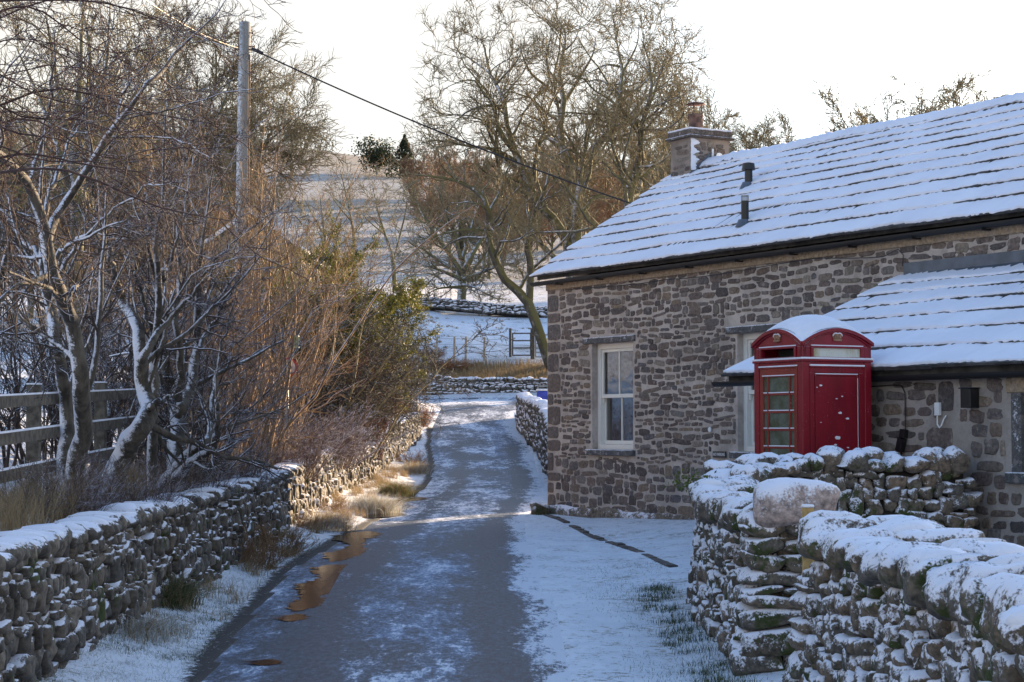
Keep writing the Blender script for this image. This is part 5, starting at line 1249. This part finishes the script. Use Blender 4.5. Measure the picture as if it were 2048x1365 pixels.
fgtree('dark many stemmed tree with pollarded boughs at the end of the shaded left wall', 19.6, [
    [(350,975,.10),(356,900,.10),(358,830,.095),(350,790,.08),(332,740,.055),(322,680,.046),(318,600,.035),(300,500,.022),(280,400,.008)],
    [(358,825,.075),(378,790,.06),(390,720,.05),(398,640,.042),(400,560,.034),(405,480,.022),(420,380,.012),(440,280,.005)],
    [(356,800,.05),(360,720,.038),(352,640,.03),(360,540,.022),(350,430,.012),(370,300,.005)],
    [(320,985,.07),(350,940,.065),(385,905,.058),(415,880,.05),(425,830,.036),(428,780,.026),(440,700,.014),(470,600,.006)],
    [(330,975,.05),(380,925,.045),(425,890,.036),(436,850,.026),(432,800,.018)],
    [(395,700,.03),(420,660,.022),(440,620,.014),(480,560,.006)], [(400,560,.02),(440,510,.014),(500,460,.008),(560,420,.003)]], 85)
OVL = []
ro_ = np.random.RandomState(15)
for i in range(17):
    y0 = -60+i*27+10*ro_.randn(); ln_ = ro_.uniform(300, 560); x0 = -70; dr = ro_.uniform(-.45, .5); r = ro_.uniform(.005, .011)
    OVL.append([(x0, y0, r), (x0+ln_*.35, y0+dr*ln_*.35-18+22*ro_.randn(), r*.75), (x0+ln_*.7, y0+dr*ln_*.6+8+22*ro_.randn(), r*.5), (x0+ln_, y0+dr*ln_*.8+30, .002)])
rg = np.random.RandomState(86)
LL = []
hub = np.array([-4.3, 12.2, 3.4])
tr = [(-4.5, 12.4, gzf(-4.5, 12.4)-.1, .16), (-4.45, 12.4, 2.2, .13), (-4.3, 12.2, 3.4, .10), (-4.2, 12.0, 4.6, .06), (-4.1, 12.2, 6.0, .02)]
LL.append(tr)
for l in OVL:
    p = pxl(l, rg.uniform(11.6, 14), rg, .25); s = hub+np.array([0, 0, np.clip(p[0][2]-3.4, -1.0, 2.2)])*.8; LL.append([(s[0], s[1], s[2], .025)]+p)
OV = [dict(k=8, u0=.2, u1=1, ang=(.3, 1.1), lr=.36, rr=.5, n=8, wb=.17, trop=(.02, 0, -.015), sides=4, fall=.35, minr=.0035), dict(k=5, u0=.1, u1=1, ang=(.3, 1.1), lr=.5, rr=.6, n=6, wb=.18, trop=(.01, 0, -.01), sides=3, minr=.0026), dict(k=3, u0=.1, u1=1, ang=(.3, .9), lr=.5, rr=.7, n=4, wb=.15, trop=(0, 0, 0), sides=3, minr=.002)]
BARK_OV = bark_mat('dark_red_brown_bark', (.035, .018, .015), (.085, .045, .035), ((-.2, -.1, .95), .85, 1.1, 6, .6))
tree('bare_tree', 'close bare tree reaching long dark arching branches in from the top left edge', 'tree', (-4.5, 12.4, gzf(-4.5, 12.4)), LL, OV, 86, BARK_OV, BARK_OV, trunk_sides=7, split=0, m=17)

# --- shrubs: prototypes + copies
def shrub(name, label, cat, seed, H, spread, stems, lv, tm, cm, r0=.014, lean=.35, wb=.06, leaf=None, base=.35):
    rg = np.random.RandomState(seed); a = rg.rand(stems)*6.28; rr = base*rg.rand(stems)**.5
    P = np.stack([rr*np.cos(a), rr*np.sin(a), np.full(stems, -.15)], -1); ln = lean*rg.rand(stems)
    D = nrmz(np.stack([np.cos(a)*ln, np.sin(a)*ln, np.ones(stems)], -1)); L = H*rg.uniform(.55, 1.05, stems); R0 = r0*rg.uniform(.5, 1.3, stems)
    s0 = grow(P, D, L, R0, R0*.25, 10, wb, (0, 0, -.0), rg); srcs = [s0]
    root = thing(name, label, cat, (0, 0, 0)); crown = []
    for l in lv: l = dict(l); sd = l.pop('sides', 3); srcs.append(spawn(*srcs[-1], rng=rg, **l)); crown.append((*srcs[-1], sd))
    V, Q = tubes([(*s0, 4)]); obj('stems', mesh_np('stems', V, Q, mats=[tm]), root)
    if crown: V, Q = tubes(crown); obj('twigs', mesh_np('twigs', V, Q, mats=[cm]), root)
    if leaf:
        n_, sz, lm, up = leaf; pts = srcs[-1][0].reshape(-1, 3); P = pts[rg.randint(0, len(pts), n_)]+rg.randn(n_, 3)*.04; V, Q = leaves(P, sz, rg, up); obj('leaves', mesh_np('leaves', V, Q, mats=[lm], smooth=False), root)
    return root
HZL = [dict(k=15, u0=.15, u1=1, ang=(.35, 1.0), lr=.36, rr=.5, n=7, wb=.18, trop=(0, 0, .05), minr=.0035), dict(k=6, u0=.1, u1=1, ang=(.3, .8), lr=.45, rr=.65, n=5, wb=.16, trop=(0, 0, .03), minr=.0028), dict(k=.8, u0=.1, u1=1, ang=(.3, .8), lr=.5, rr=.7, n=3, wb=.16, minr=.0025)]
def put(proto, rows, group, yscale=None):
    """rows: (px of centre, pixel y of top, Y, width scale, label)"""
    Hp = proto['_h']
    for i, (px, pt_, Yd, ws, lab) in enumerate(rows):
        x = (px-1024)/F*Yd; g0 = gzf(x, Yd); H_ = max(at(px, pt_, Yd)[2]-g0, .2)
        o = proto if i == 0 else dup(proto, (0, 0, 0), 0, '')
        o.location = (x, Yd, g0-.05); o.rotation_euler = (0, 0, 1.7*i+.3); s = H_/Hp; o.scale = (s*ws, s*ws, s); o['label'] = lab
        if group: o['group'] = group
    if '_h' in proto.keys(): 
        for ob in [o for o in bpy.data.objects if '_h' in o.keys()]: del ob['_h']
p = shrub('hazel_bush', 'x', 'bush', 101, 5, 1, 22, HZL, TWIG_HAZEL, TWIG_HAZEL, .024, .55, .12, base=.75); p['_h'] = 4.9
put(p, [(330, 230, 25, .9, 'tall thin stemmed hazel behind the slim upright tree'), (430, 130, 27, .85, 'tallest hazel just left of the telegraph pole, stems glowing in the sun'), (515, 250, 30, .8, 'hazel thicket growing against the foot of the telegraph pole'), (470, 480, 24, .9, 'low orange brown hazel below the telegraph pole')], 'hazel bushes behind the left wall')
BRD = bark_mat('dark_thorn_twigs', (.035, .024, .02), (.085, .058, .045), ((-.4, -.3, .8), .6, .9, 5, .8))
p = shrub('blackthorn', 'x', 'bush', 109, 5, 1, 20, HZL, BRD, BRD, .026, .7, .14, base=.7); p['_h'] = 4.8
put(p, [(225, 300, 24, 1.0, 'tall dark thorny thicket behind the crooked leaning tree'), (120, 400, 23, 1.0, 'dark thorny thicket behind the twin trunked snowy tree'), (20, 380, 22, 1.1, 'dark thorny thicket at the far left edge behind the fence'), (285, 480, 21.5, .9, 'low dark thorny bush behind the fat leaning stem'), (380, 560, 21, .9, 'low dark thorny bush just behind the dark many stemmed tree')], 'dark thorn bushes behind the left fence')
ALD = [dict(k=12, u0=.15, u1=1, ang=(.3, .9), lr=.3, rr=.5, n=6, wb=.18, trop=(0, 0, .05), minr=.008), dict(k=8, u0=.1, u1=1, ang=(.3, .9), lr=.5, rr=.65, n=4, wb=.2, trop=(0, 0, .03), minr=.006), dict(k=3, u0=.1, u1=1, ang=(.3, .8), lr=.5, rr=.7, n=3, wb=.2, minr=.005)]
p = shrub('alder_bush', 'x', 'bush', 108, 6, 1, 26, ALD, TWIG_OLIVE, TWIG_OLIVE, .04, .45, .09, base=.9); p['_h'] = 5.9
put(p, [(560, 440, 47, 1.0, 'olive brown twiggy bush just right of the telegraph pole'), (590, 440, 52, .9, 'tall olive brown bush above the dark evergreen'), (640, 430, 58, .9, 'olive brown bush directly above the golden evergreens'), (540, 400, 49, .8, 'olive brown bush close behind the telegraph pole'), (700, 500, 66, .9, 'olive brown bush behind the right end of the golden evergreens')], 'olive brown bushes right of the telegraph pole')
DK = [dict(k=12, u0=.15, u1=1, ang=(.5, 1.2), lr=.5, rr=.5, n=7, wb=.22, trop=(.01, 0, -.03), minr=.008), dict(k=9, u0=.1, u1=1, ang=(.4, 1.1), lr=.5, rr=.6, n=5, wb=.25, trop=(0, 0, -.03), minr=.006), dict(k=5, u0=.1, u1=1, ang=(.4, 1.1), lr=.5, rr=.7, n=3, wb=.25, minr=.005)]
p = shrub('hawthorn', 'x', 'bush', 102, 4, 1, 16, DK, TWIG_GREY, bark_mat('dark_olive_twigs', (.035, .03, .022), (.09, .075, .05), ((-.2, -.2, .9), .85, 1.1, 3, .6)), .05, .7, .12, base=.6); p['_h'] = 4.0
put(p, [(690, 575, 39, 1.35, 'dark tangled hawthorn below the green yew'), (735, 590, 44, .95, 'dark hawthorn spreading out over the lane at the right of the thicket'), (620, 590, 36, 1.2, 'dark hawthorn behind the bird feeder'), (770, 600, 60, 1.0, 'rounded dark hawthorn between the thicket and the far gate'), (560, 600, 38, 1.0, 'hawthorn tangle above the round sign')], 'hawthorns along the left bank')
YW = [dict(k=10, u0=.1, u1=1, ang=(.5, 1.1), lr=.45, rr=.5, n=6, wb=.15, trop=(0, 0, .05), minr=.006), dict(k=8, u0=.1, u1=1, ang=(.4, 1.0), lr=.5, rr=.6, n=4, wb=.2, minr=.005)]
p = shrub('yew_bush', 'x', 'bush', 103, 4, 1, 14, YW, BARK_MOSS, TWIG_OLIVE, .05, .5, .08, leaf=(110000, .048, LEAF_YEW, .2), base=.6); p['_h'] = 4.1
put(p, [(635, 465, 41, 1.0, 'golden green evergreen bush, left and taller of the sunlit pair'), (680, 480, 42, .85, 'golden green evergreen bush, right of the sunlit pair'), (585, 540, 38, .9, 'dark green evergreen bush low at the left of the golden pair')], 'evergreen bushes in the thicket')
RD = [dict(k=6, u0=.3, u1=1, ang=(.15, .5), lr=.4, rr=.6, n=5, wb=.08, trop=(0, 0, .05), minr=.004), dict(k=3, u0=.2, u1=1, ang=(.2, .6), lr=.4, rr=.7, n=3, wb=.1, minr=.0035)]
p = shrub('dogwood', 'x', 'bush', 104, 2, 1, 240, RD, TWIG_RED, TWIG_RED, .010, .42, .05, base=.7); p['_h'] = 1.9
put(p, [(672, 700, 37.5, .75, 'dense red stemmed dogwood bush above the left wall'), (722, 712, 41, .65, 'second red stemmed dogwood nearer the lane')], 'red stemmed dogwoods')
BR = [dict(k=8, u0=.2, u1=1, ang=(.3, .9), lr=.35, rr=.6, n=5, wb=.18, trop=(0, 0, .0), minr=.0032), dict(k=4, u0=.1, u1=1, ang=(.3, .9), lr=.45, rr=.7, n=3, wb=.2, minr=.0026)]
BRM = bark_mat('purple_brown_stems_frosted', (.07, .045, .04), (.17, .11, .09), ((-.2, -.3, .9), .6, .9, 5, .8))
p = shrub('bramble_bush', 'x', 'bush', 105, 1.3, 1, 130, BR, BRM, BRM, .007, .9, .10, base=.6); p['_h'] = 1.25
put(p, [(625, 780, 33, 1.3, 'frosted purple brown bush right of the round sign'), (650, 810, 33.5, 1.0, 'frosted purple brown bush below the red dogwood'), (560, 800, 28, 1.1, 'tangled brown bush behind the foot of the round sign'), (655, 862, 34, .7, 'low frosted scrub spilling over the end of the sunlit wall'), (515, 850, 28, .9, 'low brown scrub at the start of the sunlit wall'), (450, 850, 22.5, 1.1, 'low brown scrub right of the dark many stemmed tree'), (90, 870, 15.2, 1.0, 'thin frosted scrub behind the wall at the far left'), (260, 880, 16.8, 1.0, 'thin brown scrub at the foot of the leaning tree'), (370, 870, 20, 1.1, 'thin brown scrub at the foot of the dark tree')], 'low scrub bushes along the left wall')
ORG = bark_mat('orange_brown_stems', (.17, .075, .03), (.36, .18, .08))
p = shrub('beech_hedge', 'x', 'bush', 106, 1.3, 1, 160, BR, ORG, ORG, .010, .7, .10, leaf=(2600, .05, LEAF_BRN, .2), base=.7); p['_h'] = 1.25
put(p, [(790, 785, 60, 1.0, 'orange brown hedge clump behind the stone post'), (832, 800, 62, .85, 'orange brown hedge clump sticking out into the lane'), (760, 770, 56, 1.0, 'orange brown hedge clump nearest the red dogwood'), (900, 710, 82, 1.4, 'reddish scrub on the bank above the far wall'), (860, 690, 86, 1.6, 'tall reddish scrub left of the bank above the far wall'), (960, 722, 84, 1.2, 'low reddish scrub near the timber gate')], 'orange brown hedge and scrub')
# spindly bushes on the verge by the far part of the wall
TW = bark_mat('brown_verge_stems', (.16, .08, .035), (.32, .19, .09))
p = shrub('verge_scrub', 'x', 'scrub', 107, .8, 1, 90, BR, TW, TW, .005, .8, .12, base=.35); p['_h'] = .78
put(p, [(820, 885, 46, 1.0, 'brown twiggy scrub on the verge below the far lit wall'), (610, 1005, 26, .9, 'brown twiggy scrub at the foot of the sunlit wall'), (560, 1020, 22.5, .9, 'brown twiggy scrub where the sunlight on the wall begins'), (665, 975, 29.5, .9, 'brown twiggy scrub right of the sunlit wall stretch'), (480, 1010, 20.5, 1.1, 'thin dead stems against the shaded wall'), (835, 905, 44, .9, 'small brown scrub beside the lane edge below the lit wall')], 'twiggy scrub on the left verge')
for ob in bpy.data.objects:
    if '_h' in ob.keys(): del ob['_h']

# --- grasses
def blades(P, H_, rng, lean=.5, w=.004, seg=3, dirb=None):
    N = len(P); a = rng.rand(N)*6.28; l = lean*rng.uniform(.2, 1.2, N); h = H_*rng.uniform(.5, 1.2, N); d = np.stack([np.cos(a), np.sin(a), 0*a], -1)
    if dirb is not None: d = nrmz(d+np.asarray(dirb))
    s = nrmz(np.cross(d, np.array([0, 0, 1.])+0*d)+rng.randn(N, 3)*.4); V = []
    for k in range(seg+1):
        t = k/seg; c = P+d*(l*h*t*t)[:, None]+np.array([0, 0, 1.])*(h*(t-.35*l*t*t))[:, None]; ww = w*(1-t*.85)
        V += [c-s*ww, c+s*ww]
    V = np.stack(V, 1).reshape(-1, 3); off = np.arange(N)[:, None, None]*(2*(seg+1)); Q = np.array([[2*k, 2*k+1, 2*k+3, 2*k+2] for k in range(seg)])[None]+off
    return V, Q.reshape(-1, 4)
def grass(name, label_kind, n, xr_, yr_, H_, mat, seed, lean=.5, w=.003, clump=0, filt=None):
    rg = np.random.RandomState(seed); x = rg.uniform(*xr_, n); y = yr_[0]+(yr_[1]-yr_[0])*rg.rand(n)**1.4
    if clump:
        nc = max(4, n//clump); cx = rg.uniform(*xr_, nc); cy = yr_[0]+(yr_[1]-yr_[0])*rg.rand(nc)**1.3; k = rg.randint(0, nc, n); x = cx[k]+rg.randn(n)*.05; y = cy[k]+rg.randn(n)*.05
    if filt is not None: s = filt(x, y); x, y = x[s], y[s]
    P = np.stack([x, y, gz(x, y)-.01], -1); V, Q = blades(P, H_, rg, lean, w)
    o = obj(name, mesh_np(name, V, Q, mats=[mat], smooth=False)); tag(o, label_kind, 'grass', kind='stuff'); return o
offroad = lambda x, y: (x < ip(XL, y)-.12) | (x > ip(XR, y)+.35)
grass('verge_grass', 'short green grass poking through the snow on the right verge', 11000, (.6, 1.6), (11.5, 21), .035, GR_GREEN, 1, .6, .0022, 9, lambda x, y: np.random.RandomState(9).rand(len(x)) < (.25+.75*sst(-.9, .9, wob(x, y, 1.6)))*sst(.5, 1.2, x+.3*wob(x, y, .8)))
grass('verge_grass', 'frosted short grass on the left verge', 15000, (-3.0, -2.15), (10.5, 24), .05, GR_FROST, 2, 1.3, .0022, 14, offroad)
grass('verge_grass', 'green blades among the snow on the left verge', 14000, (-3.0, -2.2), (10.5, 26), .045, GR_GREEN, 3, 1.0, .0022, 18, lambda x, y: offroad(x, y) & (wob(x, y, 1.6) > .0))
grass('dead_grass', 'tan dead grass at the foot of the left wall', 9000, (-2.98, -2.3), (15, 44), .20, GR_TAN, 4, .9, .0026, 110, lambda x, y: offroad(x, y) & (np.random.RandomState(3).rand(len(x)) < sst(13, 24, y)))
grass('dead_grass', 'dead brown grass stalks behind the left wall', 9000, (-4.6, -3.4), (13, 30), .42, GR_TAN, 5, .7, .0026, 60)
grass('bank_grass', 'straw coloured grass strip above the far wall', 14000, (-5, 4), (78.5, 84), .38, GR_TAN, 6, .4, .012)
grass('bank_tufts', 'tufts of dead grass scattered over the snowy bank', 6000, (-9, 7), (86, 110), .12, GR_TAN, 8, 1.2, .012, 20, lambda x, y: wob(x, y, .3) > .0)
grass('wall_foot_weeds', 'brown weeds at the foot of the garden wall', 2500, (1.2, 1.5), (12, 19), .07, GR_GREEN, 7, .6, .003, 30)
# tussocks on the verge (each countable)
def tussock(label, px, py, Yd, H_, n, seed, mats_, rad=.25):
    rg = np.random.RandomState(seed); x = (px-1024)/F*Yd; a = rg.rand(n)*6.28; r = rad*rg.rand(n)**.5; P = np.stack([r*np.cos(a), r*np.sin(a)*1.6, 0*r+.12*(1-(r/rad)**2)], -1); P[:, :2] *= rg.uniform(.6, 1.5, (n, 1)); P[:, 2] *= .6; V, Q = blades(P, H_*.8, rg, 1.25, .003, 4, (.5, -.2, 0))
    o = obj('grass_tussock', mesh_np('grass_tussock', V, Q, mats=mats_, qmat=np.repeat(rg.randint(0, len(mats_), n), 4), smooth=False)); o.location = (x, Yd, gzf(x, Yd)-.03); tag(o, label, 'grass tussock', 'grass tussocks on the left verge')
tussock('big frosted grass tussock bulging over the lane edge', 745, 985, 31, .42, 2600, 1, [GR_TAN, GR_FROST, GR_FROST], .38)
tussock('dark green and straw tussock behind the big frosted one', 790, 965, 35.5, .42, 1800, 2, [GR_TAN, GR_GREEN, GR_GREEN], .3)
tussock('straw tussock at the foot of the lit far wall', 825, 940, 43, .4, 1500, 3, [GR_TAN, GR_TAN, GR_FROST], .32)
tussock('tawny tussock in front of the sunlit wall stretch', 655, 1010, 26.5, .36, 1600, 4, [GR_TAN, GR_TAN, GR_FROST], .3)
tussock('dark green tussock against the shaded part of the wall', 345, 1180, 16.2, .36, 1200, 5, [GR_TAN, GR_GREEN, GR_GREEN], .2)
tussock('tawny tuft growing by the foot of the round sign', 590, 885, 28.2, .4, 900, 6, [GR_TAN], .12)
tussock('low straw tussock close to the camera on the left verge', 300, 1250, 14.2, .2, 900, 7, [GR_TAN, GR_FROST], .25)
tussock('small tuft of grass at the foot of the cottage corner', 1080, 1015, 30.6, .22, 700, 8, [GR_GREEN, GR_TAN], .12)
# mossy ivy sprig on the garden wall
rg = np.random.RandomState(4); P = np.array([1.62, 17.2, 1.18])+rg.randn(220, 3)*np.array([.10, .10, .05]); V, Q = leaves(P, .04, rg, .2); o = obj('ivy', mesh_np('ivy', V, Q, mats=[LEAF_IVY], smooth=False)); tag(o, 'green ferny sprig growing on the left shoulder of the curved wall', 'plant')

# ------------------------------------------------------------------ light, sky, camera
SUN_AZ, SUN_EL = R(34), R(13)        # azimuth measured from +Y towards +X
w = bpy.data.worlds.new('World'); SC.world = w; w.use_nodes = True; nt = w.node_tree
sky = nt.nodes.new('ShaderNodeTexSky'); sky.sky_type = 'NISHITA'; sky.sun_disc = False; sky.sun_elevation = SUN_EL; sky.sun_rotation = SUN_AZ
sky.air_density = 1.0; sky.dust_density = 1.0; sky.ozone_density = 2.8
tc = nt.nodes.new('ShaderNodeTexCoord'); sx = nt.nodes.new('ShaderNodeSeparateXYZ'); nt.links.new(tc.outputs['Generated'], sx.inputs[0])
def mr(sock, a, b, c, d):
    n_ = nt.nodes.new('ShaderNodeMapRange'); n_.interpolation_type = 'SMOOTHSTEP'; n_.clamp = True; nt.links.new(sock, n_.inputs[0])
    for i_, v_ in enumerate((a, b, c, d)): n_.inputs[i_+1].default_value = v_
    return n_.outputs[0]
dt = nt.nodes.new('ShaderNodeVectorMath'); dt.operation = 'DOT_PRODUCT'; nt.links.new(tc.outputs['Generated'], dt.inputs[0]); dt.inputs[1].default_value = (math.sin(SUN_AZ)*math.cos(SUN_EL), math.cos(SUN_AZ)*math.cos(SUN_EL), math.sin(SUN_EL))
mu = nt.nodes.new('ShaderNodeMath'); mu.operation = 'MULTIPLY'; nt.links.new(mr(sx.outputs[2], .25, .55, .97, 0), mu.inputs[0]); nt.links.new(mr(dt.outputs['Value'], .84, .98, 1, 0), mu.inputs[1])
nz = nt.nodes.new('ShaderNodeTexNoise'); nt.links.new(tc.outputs['Generated'], nz.inputs['Vector']); nz.inputs['Scale'].default_value = 3; nz.inputs['Detail'].default_value = 4
mx = nt.nodes.new('ShaderNodeMix'); mx.data_type = 'RGBA'; mx.inputs[6].default_value = (2.34, 2.29, 2.16, 1); mx.inputs[7].default_value = (2.3, 2.22, 2.02, 1); nt.links.new(mr(nz.outputs['Fac'], .4, .6, 0, 1), mx.inputs[0])
veil = nt.nodes.new('ShaderNodeMix'); veil.data_type = 'RGBA'; nt.links.new(mu.outputs[0], veil.inputs[0]); nt.links.new(sky.outputs[0], veil.inputs[6]); nt.links.new(mx.outputs[2], veil.inputs[7])   # thin high winter haze low in the sky
nt.links.new(veil.outputs[2], nt.nodes['Background'].inputs[0]); nt.nodes['Background'].inputs[1].default_value = .15
sl = bpy.data.lights.new('sun', 'SUN'); sl.energy = 5; sl.angle = R(.5); sl.color = (1, .74, .46)
so = bpy.data.objects.new('sun', sl); COL.objects.link(so)
dv = Vector((math.sin(SUN_AZ)*math.cos(SUN_EL), math.cos(SUN_AZ)*math.cos(SUN_EL), math.sin(SUN_EL))); so.rotation_euler = dv.to_track_quat('Z', 'Y').to_euler()
cam = bpy.data.cameras.new('camera'); cam.sensor_width = 36; cam.lens = F/2048*36; cam.clip_end = 4000; cam.clip_start = .1
co = bpy.data.objects.new('camera', cam); COL.objects.link(co); co.location = (0, 0, EYE); co.rotation_euler = (R(90)+PIT, 0, 0); SC.camera = co
SC.view_settings.view_transform = 'Standard'; SC.view_settings.look = 'None'; SC.view_settings.exposure = 1.62; SC.view_settings.gamma = 1
SC.cycles.max_bounces = 6; SC.cycles.transparent_max_bounces = 8; SC.cycles.use_denoising = True
